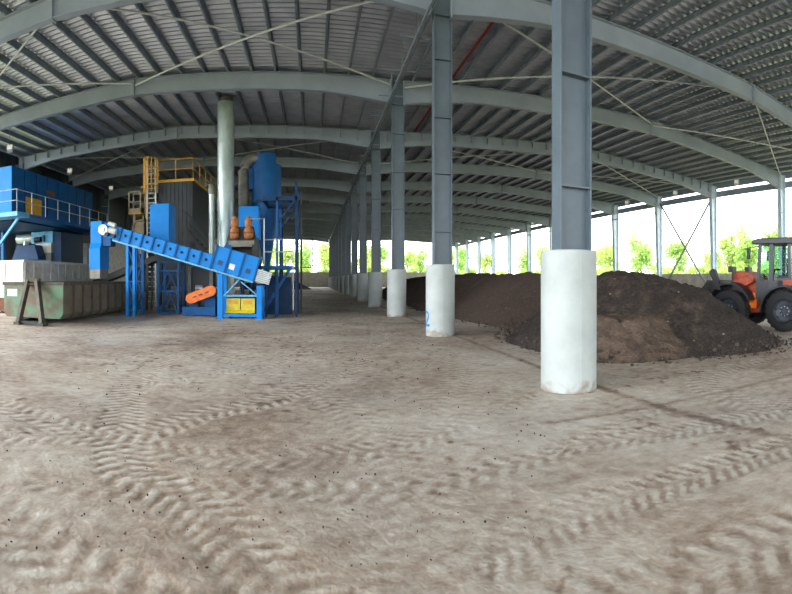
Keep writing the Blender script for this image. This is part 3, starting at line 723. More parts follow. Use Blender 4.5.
# ------------------------------------------------------------------ blue inclined conveyor
def conveyor():
    t = thing('inclined_conveyor', (-5.8, 20.0, 0), 'long blue inclined belt conveyor with ribbed side panels above the floor', 'conveyor')
    A = math.atan(.300); ca, sa = math.cos(A), math.sin(A)
    X0, Z0 = -9.0, 3.55                                            # lower edge at the head; u runs down to the right, w is square to it
    def T(u, y, w): return (X0+u*ca+w*sa, y, Z0-u*sa+w*ca)
    def pbox(mb, u0, u1, y0, y1, w0, w1):
        return mb.add([T(u,y,w) for w in (w0,w1) for u,y in ((u0,y0),(u1,y0),(u1,y1),(u0,y1))], [(0,3,2,1),(4,5,6,7),(0,1,5,4),(1,2,6,5),(2,3,7,6),(3,0,4,7)])
    YN, YF = 19.4, 20.6
    cuts = [.6,1.12,1.66,2.2,2.76,3.3,3.84,4.4,4.95]
    for u0, u1 in zip(cuts, cuts[1:]):
        b = MB(); pbox(b, u0+.035, u1-.035, YN, YN+.05, .0, .55); pn = part('side_panel', b, M['blue'], t)
        k = MB(); um, wm = (u0+u1)/2, .28
        for q in range(4):
            an = q*PI/4; du, dw = .07*math.cos(an), .07*math.sin(an); nu, nw = -dw*.32, du*.32
            k.add([T(um-du-nu, YN-.012, wm-dw-nw), T(um+du-nu, YN-.012, wm+dw-nw), T(um+du+nu, YN-.012, wm+dw+nw), T(um-du+nu, YN-.012, wm-dw+nw)] + [T(um-du-nu, YN, wm-dw-nw), T(um+du-nu, YN, wm+dw-nw), T(um+du+nu, YN, wm+dw+nw), T(um-du+nu, YN, wm-dw+nw)], [(0,1,2,3),(7,6,5,4),(0,4,5,1),(1,5,6,2),(2,6,7,3),(3,7,4,0)])
        sub('panel_mark', k, M['dark_mark'], pn, t, 'dark star-shaped stamp')
    for u in cuts:
        b = MB(); pbox(b, u-.035, u+.035, YN-.07, YN+.05, -.03, .59); part('rib', b, M['blue2'], t)
    big = [4.98,5.58,6.2,6.85]
    for i, (u0, u1) in enumerate(zip(big, big[1:])):
        b = MB(); pbox(b, u0+.03, u1-.03, YN-.02, YN+.05, .0, .98); pn = part('skirt_panel', b, M['blue'], t)
        k = MB()
        if i == 1: pbox(k, u0+.12, u0+.36, YN-.035, YN-.02, .18, .42); sub('notice', k, M['paper'], pn, t, 'white notice')
        else: pbox(k, u0+.22, u0+.42, YN-.035, YN-.02, .22, .42); sub('panel_mark', k, M['dark_mark'], pn, t)
    for u in big:
        b = MB(); pbox(b, u-.03, u+.03, YN-.08, YN+.05, -.03, 1.02); part('rib', b, M['blue2'], t)
    b = MB(); pbox(b, 0, 6.85, YF-.05, YF, 0, .55); part('far_side', b, M['blue3'], t)
    b = MB(); pbox(b, -.3, .58, YN+.02, YN+.06, .0, .58); part('head_plate', b, M['blue'], t)
    b = MB(); pbox(b, -.3, 6.9, YN+.06, YF-.06, .40, .43); pbox(b, -.2, 6.9, YN+.06, YF-.06, .04, .07); part('belt', b, M['rib'], t)
    b = MB(); pbox(b, .3, 6.85, YN-.04, YN+.06, -.1, -.02); part('lower_rail', b, M['lblue'], t)
    b = MB(); b.cyl(T(-.25, YN+.05, .25), T(-.25, YF, .25), .26, n=20); part('head_pulley', b, M['black'], t)
    b = MB(); b.cyl(T(-.25, YN-.12, .28), T(-.25, YN+.02, .28), .23, n=20); b.cyl(T(-.25, YN-.2, .28), T(-.25, YN-.1, .28), .1, n=14); part('gearbox', b, M['galv'], t, 'silver gearbox at the head')
    b = MB(); b.cyl(T(.05, YN-.12, .34), T(.42, YN-.12, .34), .13, n=14); b.cyl(T(-.05, YN-.1, .62), T(.3, YN-.1, .6), .1, n=12); part('drive_motor', b, M['white'], t, 'white drive motor')
    for uu, rr in ((0,.09),(.34,.08)):
        b = MB(); b.cyl(T(uu,YN-.18,.12), T(uu,YN-.02,.12), rr, n=10); part('sprocket', b, M['black'], t)
    # tail pulley with pale cleated belt
    b = MB(); b.cyl(T(7.05, YN+.08, .24), T(7.05, YF-.08, .24), .3, n=22); part('tail_pulley', b, M['grey'], t)
    for i in range(7):
        b = MB(); pbox(b, 6.9, 7.5, YN+.0, YN+.14, .02+i*.075, .07+i*.075); part('cleat', b, M['silver'], t, 'pale ribbed belt end')
    # chute at the head
    x0, x1 = -10.14, -9.56
    b = MB(); b.prism([(x0,20.0,4.38),(x0,20.0,3.34),(x0,19.84,3.08),(x0,19.84,2.13),(x0,20.85,2.13),(x0,20.85,4.38)], (x1-x0,0,0)); ch = part('discharge_chute', b, M['blue'], t, bevel=.015)
    b = MB(); b.box((x1,20.05,3.2),(x1+.45,20.6,4.2)); sub('chute_throat', b, M['blue2'], ch, t)
    b = MB(); b.box((x0+.02,19.87,1.68),(x1-.02,19.9,2.13)); b.box((x1-.05,19.9,1.68),(x1-.02,20.8,2.13)); b.box((x0+.02,19.9,1.68),(x0+.05,20.8,2.13)); sub('rubber_skirt', b, M['gduct'], ch, t, 'grey rubber skirt')
    # upper trestle
    for y in (YN+.05, YF-.05):
        for x in (-8.02, -7.7):
            b = MB(); b.box((x-.06, y-.06, 0), (x+.06, y+.06, 3.16 if x < -7.9 else 3.04)); part('trestle_leg', b, M['blue'] if y < 20 else M['blue2'], t)  # far legs get the darker blue as painted shade
        b = MB()
        for i in range(4):
            za, zc = .25+.7*i, .95+.7*i
            b.bar((-7.98,y,za), (-7.74,y,zc), .05) if i % 2 == 0 else b.bar((-7.74,y,za), (-7.98,y,zc), .05)
        for z in (.3,1.55): b.box((-7.98,y-.03,z-.03),(-7.74,y+.03,z+.03))
        part('trestle_lacing', b, M['blue2'], t)
    # lower posts
    for x, zt_ in ((-3.85, 1.88), (-2.2, 1.38)):
        for y in (YN+.1, YF-.1):
            b = MB(); b.box((x-.11, y-.1, 0), (x+.11, y+.1, zt_)); b.box((x-.17,y-.15,0),(x+.17,y+.15,.03)); part('support_post', b, M['blue'], t)
    b = MB(); b.bar((-3.7,YN+.05,.95), (-3.05,YN+.05,1.62), .05); b.bar((-2.98,YN+.05,1.55), (-2.3,YN+.05,1.0), .05); b.box((-3.74,YN+.08,.92),(-2.3,YN+.14,1.0)); part('knee_brace', b, M['lblue'], t)
    b = MB(); b.box((-3.74,YN+.06,.08),(-2.31,YN+.16,.2)); part('foot_tie', b, M['blue'], t)
conveyor()
t = thing('guard_box', (-3.0, 20.0, 0), 'yellow two-panel guard box under the lower end of the blue conveyor', 'guard box')
b = MB(); b.box((-3.6,19.75,.2),(-2.42,20.35,.86)); part('box_body', b, M['blue3'], t)
for i in range(2):
    b = MB(); b.box((-3.62+.62*i,19.68,.34),(-3.04+.62*i,19.75,.84)); pn = part('yellow_panel', b, M['yellow2'], t, 'yellow panel')
    b = MB(); b.box((-3.52+.62*i,19.665,.6),(-3.14+.62*i,19.68,.76)); sub('grille', b, M['yellow'], pn, t, 'dull yellow grille')
b = MB(); b.prism([(-3.66,19.55,.22),(-2.4,19.55,.22),(-2.4,19.68,.36),(-3.66,19.68,.36)], (0,.06,.02)); part('lip', b, M['yellow2'], t)
for x in (-3.5,-2.52):
    b = MB(); b.box((x-.05,19.8,0),(x+.05,20.3,.2)); part('foot', b, M['blue3'], t)

def belt_drive():
    t = thing('belt_drive', (-4.8, 20.7, 0), 'belt drive with a slanting orange guard on a blue skid', 'drive unit')
    b = MB(); b.box((-5.75,20.35,.05),(-4.25,20.5,.42)); b.box((-5.75,21.5,.05),(-4.25,21.65,.42)); b.box((-5.75,20.5,.2),(-5.6,21.5,.42)); b.box((-4.4,20.5,.2),(-4.25,21.5,.42)); b.box((-5.7,20.5,.38),(-4.3,21.5,.42)); part('skid', b, M['blue2'], t)
    a = Vector((-5.33,20.22,.8)); c = Vector((-4.42,20.22,1.14)); d = (c-a).normalized(); n = Vector((-d.z,0,d.x)); poly = []
    for i in range(11):
        q = PI/2+PI*i/10; poly.append(a+(d*math.cos(q)+n*math.sin(q))*.235)
    for i in range(11):
        q = -PI/2+PI*i/10; poly.append(c+(d*math.cos(q)+n*math.sin(q))*.235)
    b = MB(); b.prism(poly, (0,.2,0)); gd = part('belt_guard', b, M['orange'], t, 'orange belt guard', bevel=.02)
    for f in (.2,.5,.8):
        m_ = a+(c-a)*f; b = MB(); b.bar(m_-d*.09+Vector((0,-.008,0)), m_+d*.09+Vector((0,-.008,0)), .02, .05, up=n); sub('slot', b, M['rust'], gd, t, 'dark slot')
    b = MB(); b.cyl((-4.55,20.5,1.05),(-4.55,21.2,1.05),.24,n=18); b.box((-4.8,20.6,.42),(-4.3,21.1,.85)); part('motor', b, M['blue2'], t)
    b = MB(); b.cyl((-5.3,20.45,.78),(-5.3,21.3,.78),.2,n=16); b.box((-5.5,20.6,.42),(-5.1,21.2,.7)); part('shaft_housing', b, M['blue3'], t)
belt_drive()

# ------------------------------------------------------------------ screen with orange motors, feed box
def screen():
    t = thing('vibrating_screen', (-3.2, 21.5, 0), 'blue vibrating screen with twin orange motors above the conveyor tail', 'screen')
    b = MB(); b.prism([(-4.35,20.95,2.2),(-4.2,20.95,2.75),(-3.82,20.95,3.35),(-3.62,20.95,3.35),(-3.62,20.95,2.2)], (0,1.2,0)); part('side_wall', b, M['blue2'], t)
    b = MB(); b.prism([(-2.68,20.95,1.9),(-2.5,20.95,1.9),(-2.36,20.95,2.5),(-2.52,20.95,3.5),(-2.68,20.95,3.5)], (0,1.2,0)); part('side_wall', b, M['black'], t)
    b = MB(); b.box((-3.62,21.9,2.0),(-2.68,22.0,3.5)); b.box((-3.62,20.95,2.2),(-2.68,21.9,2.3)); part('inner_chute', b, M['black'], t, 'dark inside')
    b = MB(); b.box((-3.75,20.92,3.2),(-2.6,21.05,3.38)); b.box((-3.62,20.9,3.1),(-2.7,20.98,3.2)); part('front_bar', b, M['gduct'], t)
    b = MB(); b.prism([(-3.85,21.0,3.38),(-2.5,21.0,3.38),(-2.62,21.0,4.0),(-3.7,21.0,4.0)], (0,.08,0)); part('motor_plate', b, M['black'], t)
    for x in (-3.46,-2.83):
        b = MB(); b.lathe([(0,3.42),(.12,3.43),(.2,3.5),(.22,3.62),(.22,3.78),(.19,3.88),(.13,3.95),(.14,3.98),(.175,4.04),(.175,4.2),(.15,4.3),(.09,4.36),(.08,4.44),(0,4.46)], (x,20.8,0), 'z', 20); mo = part('vibrator_motor', b, M['motor'], t, 'orange vibrator motor')
        b = MB(); b.cyl((x,20.8,3.66),(x,20.8,3.74),.235,n=20); sub('clamp_band', b, M['rust'], mo, t)
    for x in (-4.1,-2.45):
        for y in (21.1,22.0):
            b = MB(); b.box((x-.07,y-.07,0),(x+.07,y+.07,2.3)); part('leg', b, M['blue3'], t)
screen()
t = thing('feed_box', (-3.05, 23, 0), 'plain bright blue box behind the twin orange motors', 'box')
b = MB(); b.box((-3.56,22.6,3.6),(-2.58,23.5,5.17)); part('box_body', b, M['blue'], t, bevel=.02)
b = MB(); b.box((-3.45,22.65,3.4),(-2.7,23.4,3.6)); part('outlet', b, M['blue2'], t)
for x in (-3.45,-2.7):
    for y in (22.75,23.35):
        b = MB(); b.box((x-.05,y-.05,0),(x+.05,y+.05,3.6)); part('leg', b, M['blue3'], t)
t = thing('motor_housing', (-7.1, 22, 0), 'bright blue box standing on a lattice tower behind the conveyor', 'motor housing')
b = MB(); b.box((-7.72,21.55,3.35),(-6.74,22.7,5.28)); part('box_body', b, M['blue'], t, bevel=.03)
b = MB(); b.prism([(-7.4,21.7,2.5),(-6.3,21.7,2.5),(-6.74,21.7,3.35),(-7.6,21.7,3.35)], (0,.8,0)); part('outlet', b, M['dkclad'], t)
for x in (-7.28,-6.28):
    for y in (21.55,22.5):
        b = MB(); b.box((x-.05,y-.05,0),(x+.05,y+.05,2.5)); part('tower_leg', b, M['blue2'], t)
for y in (21.55,22.5):
    b = MB()
    for z in (.05,1.08,2.05,2.47): b.box((-7.23,y-.03,z-.035),(-6.33,y+.03,z+.035))
    b.bar((-7.23,y,.1),(-6.8,y,1.05),.05); b.bar((-6.33,y,.1),(-6.76,y,1.05),.05); b.bar((-7.23,y,1.12),(-6.8,y,2.0),.05); b.bar((-6.33,y,1.12),(-6.76,y,2.0),.05)
    part('tower_lacing', b, M['blue2'], t)

# ------------------------------------------------------------------ ducts and cyclone
def duct(name, path, r, m, lab, seams=()):
    t = thing(name, (path[0][0], path[0][1], 0), lab, 'duct')
    b = MB(); b.tube(path, r, 24); part('pipe', b, m, t)
    for z in seams:
        b = MB(); b.cyl((path[0][0],path[0][1],z-.025),(path[0][0],path[0][1],z+.025), r+.018, n=24); part('joint_ring', b, m, t)
    return t
t = duct('exhaust_stack', [(-4.45,24.0,z) for z in (0,3,6,9,10.7)], .435, M['galv'], 'tall shiny galvanised exhaust stack rising to the roof', (2.2,4.2,6.3,8.6,10.7))
b = MB(); b.cyl((-4.45,24,10.7),(-4.45,24,11.0),.33,n=20); part('neck', b, M['gduct'], t)
duct('air_pipe', [(-5.25,24.3,z) for z in (0,2,4,6.1)], .165, M['galv'], 'slim capped galvanised pipe beside the tall stack', (2,4))
b = MB(); b.cyl((-5.25,24.3,6.1),(-5.25,24.3,6.6),.2,n=18); b = part('cap', b, M['gduct'], bpy.data.objects['air_pipe'])
duct('air_duct', [(-3.72,25.3,3.8),(-3.72,25.3,5),(-3.72,25.3,7.4)]+[(-3.72+.62*(1-math.cos(a_)),25.3+.12*math.sin(a_),7.35+.85*math.sin(a_)) for a_ in np.linspace(.15,PI/2,7)]+[(-2.85,25.45,8.2)], .29, M['gduct'], 'dull grey duct bending over into the blue cyclone', (5.2,6.6))
t = thing('cyclone_separator', (-2.5, 25.6, 0), 'big dark blue cyclone separator with tapering cone', 'cyclone')
b = MB(); b.lathe([(0,7.8),(.8,7.8),(.8,5.8),(.17,2.35),(.17,2.0),(0,2.0)], (-2.5,25.6,0), 'z', 32); part('body', b, M['blue2'], t)
b = MB(); b.cyl((-2.55,25.6,7.8),(-2.55,25.6,8.4),.58,n=24); part('head', b, M['blue2'], t)
b = MB(); b.box((-3.42,25.2,6.5),(-2.7,25.9,7.6)); part('inlet_box', b, M['blue2'], t)
b = MB(); b.cyl((-2.5,25.6,5.72),(-2.5,25.6,5.84),.86,n=32); part('support_ring', b, M['blue3'], t)
for x,y in ((-3.3,25.0),(-3.3,26.3),(-1.7,26.3),(-1.7,25.0)):
    b = MB(); b.box((x-.06,y-.06,0),(x+.06,y+.06,5.75)); part('leg', b, M['blue3'], t)

# ------------------------------------------------------------------ filter house with yellow railings, cage ladder
t = thing('filter_house', (-8.2, 30.5, 0), 'dark grey clad filter house with yellow railings on top', 'filter house')
b = MB(); b.box((-9.3,27.6,3.2),(-7.15,34.2,7.55))
for x in np.arange(-9.2,-7.2,.26): b.box((x,27.57,3.2),(x+.12,27.6,7.55))
for y in np.arange(27.7,34.1,.26): b.box((-7.15,y,3.2),(-7.12,y+.12,7.55))
part('cladding', b, M['dkclad'], t)
b = MB(); b.box((-9.38,27.5,7.55),(-7.05,34.3,7.72)); part('roof_edge', b, M['yellow'], t)
b = MB(); b.prism([(-9.2,27.8,3.2),(-7.3,27.8,3.2),(-7.9,27.8,1.2),(-8.6,27.8,1.2)], (0,6,0)); part('added_dark_fill', b, M['black'], t)  # added black bulk standing in for the darkness below the house
for x,y in ((-9.2,27.8),(-7.3,27.8),(-9.2,34),(-7.3,34)):
    b = MB(); b.box((x-.09,y-.09,0),(x+.09,y+.09,3.2)); part('leg', b, M['dkclad'], t)
rails(t, [(-9.3,27.55),(-7.1,27.55)], 7.72, 1.22, M['yellow'], spacing=1.1, r=.03)
rails(t, [(-7.1,27.55),(-7.1,34.2)], 7.72, 1.22, M['yellow'], spacing=1.65, r=.03)
t = thing('cage_ladder', (-9.6, 27.2, 0), 'silver ladder with a yellow safety cage beside the filter house', 'ladder')
for x in (-9.92,-9.38):
    b = MB(); b.box((x-.045,27.2,0),(x+.045,27.28,8.9)); part('stile', b, M['ladder'], t)
for z in np.arange(.3,8.7,.3):
    b = MB(); b.cyl((-9.92,27.24,z),(-9.38,27.24,z),.03,n=6); part('rung', b, M['ladder'], t)
for z in np.arange(7.3,9.0,.55):
    b = MB(); pts = [(-9.65+.42*math.cos(a_), 27.2-.62*math.sin(a_), z) for a_ in np.linspace(PI,0,11)]; b.tube(pts, .03, 6); part('cage_hoop', b, M['yellow'], t)
for a_ in np.linspace(PI*.98,.02*PI,7):
    b = MB(); b.box((-9.65+.42*math.cos(a_)-.03,27.2-.62*math.sin(a_)-.02,6.9),(-9.65+.42*math.cos(a_)+.03,27.2-.62*math.sin(a_)+.02,9.0)); part('cage_bar', b, M['yellow'], t)
b = MB(); b.box((-10.3,27.1,7.25),(-9.98,27.9,7.33)); b.box((-10.05,27.25,5.4),(-9.97,27.33,9.0)); part('bracket', b, M['yellow'], t)
t = thing('rest_platform', (-10.6, 27.2, 0), 'small railed rest platform hanging beside the cage ladder', 'platform')
b = MB(); b.box((-11.03,26.9,5.62),(-10.2,27.7,5.7)); part('deck', b, M['yellow'], t)
for y in (26.93,27.67):
    b = MB()
    for x in (-11.0,-10.25): b.box((x-.03,y-.03,5.7),(x+.03,y+.03,7.02))
    b.box((-11.03,y-.03,6.97),(-10.22,y+.03,7.03)); b.box((-11.03,y-.02,6.36),(-10.22,y+.02,6.4)); part('railing', b, M['beige'], t)
b = MB(); b.box((-11.0,26.9,5.7),(-10.25,26.93,5.98)); part('toe_board', b, M['beige'], t)
b = MB(); b.box((-10.75,27.0,0),(-10.65,27.1,5.62)); b.box((-10.35,27.5,0),(-10.25,27.6,5.62)); part('post', b, M['beige'], t)
b = MB(); b.tube([(-10.72,26.9,3.0),(-10.72,26.9,4.9),(-10.55,26.9,5.2),(-10.1,26.9,5.25),(-9.98,26.9,5.1)], .06, 8); part('hoop_rail', b, M['beige'], t)
b = MB(); b.box((-10.66,26.95,3.2),(-10.05,26.98,5.15)); part('side_sheet', b, M['beige'], t)

# dark stair and clutter behind the conveyor
t = thing('steel_stair', (-6.3, 25, 0), 'dark steel stair with handrails climbing behind the conveyor', 'stair')
a = Vector((-5.1,25.2,2.4)); c = Vector((-7.1,25.2,4.5))
for y in (25.0,25.9):
    b = MB(); b.bar((a.x,y,a.z),(c.x,y,c.z),.05,.22); part('stringer', b, M['black'], t)
    b = MB(); b.cyl((a.x,y,a.z+1),(c.x,y,c.z+1),.025,n=6); b.cyl((a.x,y,a.z+.55),(c.x,y,c.z+.55),.02,n=6)
    for f in np.linspace(0,1,7): q = a+(c-a)*f; b.cyl((q.x,y,q.z),(q.x,y,q.z+1),.02,n=6)
    part('handrail', b, M['dkclad'], t)
for f in np.linspace(.04,.96,9):
    q = a+(c-a)*f; b = MB(); b.box((q.x-.13,25.03,q.z-.02),(q.x+.13,25.88,q.z+.02)); part('tread', b, M['dkclad'], t)
b = MB(); b.box((-5.1,25.0,2.3),(-4.98,25.9,2.42))
for x in (-5.06,): b.box((x-.05,25.0,0),(x+.05,25.1,2.3)); b.box((x-.05,25.8,0),(x+.05,25.9,2.3))
b.box((-7.15,25.0,0),(-7.05,25.1,4.5)); b.box((-7.15,25.8,0),(-7.05,25.9,4.5)); part('stair_frame', b, M['black'], t)
t = thing('shredder', (-6.2, 23.6, 0), 'dark machine block with grey posts under the conveyor, behind the orange guard', 'machine')
b = MB(); b.box((-6.05,23.1,.3),(-4.95,23.9,1.9)); b.prism([(-6.15,23.1,1.9),(-4.9,23.1,1.9),(-5.1,23.1,2.3),(-5.95,23.1,2.3)], (0,.7,0)); part('body', b, M['dkclad'], t)
for x in (-6.12,-5.0):
    b = MB(); b.box((x-.09,22.95,0),(x+.09,23.1,2.3)); part('post', b, M['grey'], t)
for a_ in (((-5.8,23.0,1.2),(-5.4,23.0,1.2),.16),((-5.3,22.98,.7),(-5.15,22.98,.7),.14)):
    b = MB(); b.cyl(*a_, n=14); part('fan_motor', b, M['silver'], t)
b = MB(); b.box((-6.0,23.15,0),(-5.0,23.85,.3)); part('plinth', b, M['black'], t)
t = thing('belt_conveyor', (-9.3, 24.0, 0), 'black belt conveyor rising behind the blue discharge chute', 'conveyor')
b = MB(); b.bar((-12.0,24,1.3),(-7.9,24,2.85),.9,.28); part('belt_frame', b, M['black'], t)
b = MB(); b.bar((-12.0,24,1.48),(-7.9,24,3.03),.75,.05); part('belt', b, M['rib'], t)
for x,z in ((-11.4,1.4),(-8.6,2.45)):
    for y in (23.62,24.38):
        b = MB(); b.box((x-.05,y-.05,0),(x+.05,y+.05,z)); part('leg', b, M['black'], t)

# ------------------------------------------------------------------ access platform right of the screen
def platform():
    t = thing('access_platform', (-1.4, 21.8, 0), 'blue access platform with silver handrails and ladder, beside the twin motors', 'platform')
    b = MB(); b.box((-2.25,20.72,2.1),(-.85,23.1,2.24)); part('deck', b, M['blue2'], t)
    for x,y in ((-1.56,20.75),(-.72,20.75),(-1.56,23.0),(-.72,23.0)):
        b = MB(); b.box((x-.05,y-.05,0),(x+.05,y+.05,5.25 if x < -1 else 5.9)); part('post', b, M['blue3'] if x > -1 else M['blue2'], t)
    b = MB(); b.box((-2.2,22.9,5.1),(-.68,23.1,5.35)); b.box((-2.2,20.7,5.1),(-.68,20.8,5.3)); b.box((-2.2,20.8,5.1),(-2.1,22.9,5.3)); b.box((-.78,20.8,5.1),(-.68,22.9,5.3)); part('upper_frame', b, M['blue3'], t)
    for y in (20.75,23.0):
        b = MB(); b.bar((-1.5,y,4.2),(-.78,y,5.1),.08); part('knee_brace', b, M['blue3'], t)
    b = MB(); b.bar((-2.25,20.75,.1),(-1.0,20.75,2.1),.12); part('diagonal_brace', b, M['blue2'], t)
    b = MB(); b.box((-2.2,22.0,0),(-1.0,23.2,1.75)); part('under_box', b, M['blue3'], t)
    for pts in ([(-2.75,20.62,4.3),(-2.12,20.62,4.3),(-2.12,20.62,2.24)], [(-2.12,20.66,3.38),(-.98,20.66,3.4),(-.86,20.66,3.1),(-.84,20.66,.3)], [(-2.12,20.66,2.85),(-.9,20.66,2.85)], [(-.86,20.66,3.38),(-.86,23.0,3.38)]):
        b = MB(); b.tube(pts, .028, 6); part('handrail', b, M['silver'], t)
    for x in (-2.0,-1.62):
        b = MB(); b.box((x-.025,20.48,0),(x+.025,20.54,2.15)); part('ladder_stile', b, M['blue3'], t)
    for z in np.arange(.25,2.1,.28):
        b = MB(); b.cyl((-2.0,20.51,z),(-1.62,20.51,z),.016,n=6); part('rung', b, M['blue3'], t)
    b = MB(); b.box((-.6,22.95,0),(-.5,23.05,5.9)); b.box((-.62,22.97,3.6),(.0,23.03,3.65)); b.box((-.62,22.97,2.2),(.0,23.03,2.25)); b.box((-.02,22.97,2.2),(.03,23.03,3.65)); part('side_railing', b, M['black'], t)
platform()

# ------------------------------------------------------------------ wheel loader
def loader():
    H = math.atan2(.98, -.2)
    # local frame: +x forward, +y to the loader's left, rear left wheel touches the floor at (12.43, 8.02)
    tw = .92
    hx, hy = math.cos(H), math.sin(H); lx, ly = -hy, hx
    ox, oy = 12.43 - lx*tw, 8.02 - ly*tw
    t = thing('wheel_loader', (ox, oy, 0), 'orange and black wheel loader digging into the compost heap', 'wheel loader', rz=H)
    def pt(name, mb, m, par=t, lab=None, bevel=0):
        o = mb.build(name, m, par, bevel)
        if lab: o['label'] = lab
        return o
    R = .655; WB = 1.95
    def wheel(x, y):
        s = 1 if y > 0 else -1
        w = MB(); yo, yi = y+s*.21, y-s*.21
        w.lathe([(.36,yi),(.56,yi),(.63,yi+s*.05),(R-.02,yi+s*.1),(R-.02,yo-s*.1),(.63,yo-s*.05),(.56,yo),(.38,yo),(.36,yo-s*.05),(.36,yi)], (x,0,R), 'y', 36)
        for i in range(22):
            a = 2*PI*i/22
            for sd in (-1,1):
                aa = a+(PI/22 if sd > 0 else 0); c, s_ = math.cos(aa), math.sin(aa); c2, s2 = math.cos(aa+.16), math.sin(aa+.16)
                w.bar((x+c*(R-.02), y+sd*.02, R+s_*(R-.02)), (x+c2*(R-.035), y+sd*.2, R+s2*(R-.035)), .07, .045, up=(c,0,s_))
        wo = pt('wheel', w, M['rib'])
        h = MB(); h.lathe([(0,y+s*.13),(.1,y+s*.13),(.12,y+s*.1),(.17,y+s*.09),(.2,y+s*.03),(.32,y+s*.06),(.36,y+s*.16),(.375,y+s*.18)], (x,0,R), 'y', 28); pt('rim', h, M['hub'], wo, 'grey rim')
        for i in range(8 if s > 0 else 0):
            a = 2*PI*i/8; h = MB(); h.cyl((x+.145*math.cos(a), y+s*.08, R+.145*math.sin(a)), (x+.145*math.cos(a), y+s*.12, R+.145*math.sin(a)), .018, n=6); pt('wheel_nut', h, M['silver'], wo)
    for x in (0, WB):
        for y in (tw-.0, -tw): wheel(x, y*.92)
    # rear frame, engine hood, fenders
    b = MB(); b.prism([(-1.5,-.62,.75),(-1.5,-.62,1.5),(-1.35,-.62,1.62),(-.35,-.62,1.7),(-.35,-.62,.6),(-1.3,-.62,.6)], (0,1.24,0)); hood = pt('engine_hood', b, M['lorange'], bevel=.04)
    b = MB(); b.box((-1.7,-.7,.45),(-1.45,.7,.95)); pt('counterweight', b, M['charcoal'], bevel=.05)
    b = MB(); b.box((-1.45,-.45,.4),(.75,.45,.85)); pt('rear_frame', b, M['black'])
    for s in (1,-1):
        b = MB(); vs = []; prof = []
        for i in range(13):
            a = math.radians(-5+185*i/12-0); prof.append((math.cos(a), math.sin(a)))
        for rr in (R+.1, R+.15):
            for c, s_ in prof:
                for yy in (.58, 1.08): vs.append((c*rr, s*yy, R+max(s_, -.1)*rr))
        n = len(prof)
        fs = [(2*i,2*i+1,2*i+3,2*i+2) for i in range(n-1)] + [(2*n+2*i,2*n+2*i+2,2*n+2*i+3,2*n+2*i+1) for i in range(n-1)] + [(2*i+1,2*n+2*i+1,2*n+2*i+3,2*i+3) for i in range(n-1)] + [(2*i,2*i+2,2*n+2*i+2,2*n+2*i) for i in range(n-1)] + [(0,2*n,2*n+1,1),(2*n-2,2*n-1,4*n-1,4*n-2)]
        b.add(vs, fs, False); pt('rear_fender', b, M['black'])
        b = MB(); b.box((-.4,s*.5,1.44),(.12,s*.78,1.62)); pt('step_box', b, M['lorange'])
    # cab
    cx0, cx1, cw, z0, z1 = -.1, 1.16, .62, .95, 2.86
    b = MB(); b.box((cx0,-cw,z0),(cx1-.1,cw,1.62)); b.box((cx0,-cw,1.28),(cx0+.5,cw,1.72)); cab = pt('cab', b, M['charcoal'], bevel=.02)
    pil = [((cx0+.02,z0),(cx0+.1,z1)), ((.62,1.2),(.6,z1)), ((cx1-.06,z0+.05),(cx1-.16,z1))]
    for s in (1,-1):
        for (a, c) in pil:
            b = MB(); b.bar((a[0], s*(cw-.03), a[1]), (c[0], s*(cw-.06), c[1]), .07, .1 if a[0] != .62 else .13, up=(1,0,0)); pt('pillar', b, M['charcoal'], cab)
        b = MB(); b.prism([(.7,s*(cw-.045),1.64),(cx1-.13,s*(cw-.045),1.64),(cx1-.2,s*(cw-.06),2.74),(.68,s*(cw-.06),2.74)], (0,.012*s,0)); pt('side_window', b, M['glass'], cab)
        b = MB(); b.prism([(cx0+.14,s*(cw-.045),1.78),(.54,s*(cw-.045),1.78),(.54,s*(cw-.06),2.72),(cx0+.18,s*(cw-.06),2.72)], (0,.012*s,0)); pt('rear_side_window', b, M['glass'], cab)
        b = MB(); b.box((.7,s*(cw-.02),.98),(cx1-.14,s*(cw+.02),1.6)); pt('door_panel', b, M['charcoal'], cab)
    b = MB(); b.prism([(cx1-.09,-cw+.08,1.62),(cx1-.2,-cw+.1,2.74),(cx1-.2,cw-.1,2.74),(cx1-.09,cw-.08,1.62)], (.012,0,0)); pt('windscreen', b, M['glass'], cab)
    b = MB(); b.prism([(cx0+.05,-cw+.08,1.75),(cx0+.1,-cw+.1,2.74),(cx0+.1,cw-.1,2.74),(cx0+.05,cw-.08,1.75)], (.012,0,0)); pt('rear_window', b, M['glass'], cab)
    b = MB(); b.prism([(cx0-.06,-cw-.03,2.78),(cx1+.12,-cw-.03,2.8),(cx1+.14,-cw-.03,2.9),(cx1-.1,-cw-.03,2.99),(cx0,-cw-.03,2.99),(cx0-.08,-cw-.03,2.9)], (0,2*cw+.06,0)); pt('cab_roof', b, M['charcoal'], cab, bevel=.03)
    b = MB(); b.box((.1,-.22,1.6),(.5,.22,1.78)); b.box((.08,-.22,1.76),(.22,.22,2.35)); pt('seat', b, M['black'], cab)
    b = MB(); b.cyl((.86,0,1.6),(.72,0,1.95),.03,n=8); b.lathe([(.17,1.94),(.19,1.97),(.17,2.0)], (.7,0,0), 'z', 18); pt('steering_column', b, M['black'], cab)
    for s in (1,-1):
        b = MB(); b.box((cx1+.12,s*.82-.09,2.3),(cx1+.17,s*.82+.09,2.66)); b.cyl((cx1-.12,s*.6,2.72),(cx1+.14,s*.82,2.68),.016,n=6); pt('mirror', b, M['black'], cab)
    b = MB(); b.cyl((-.2,.35,2.99),(-.2,.35,3.12),.06,n=12); pt('beacon', b, M['lorange'], cab)
    for i in range(3):
        b = MB(); b.box((.2+.06*i,.74,.45+.24*i),(.62,.95,.49+.24*i)); pt('step', b, M['black'])
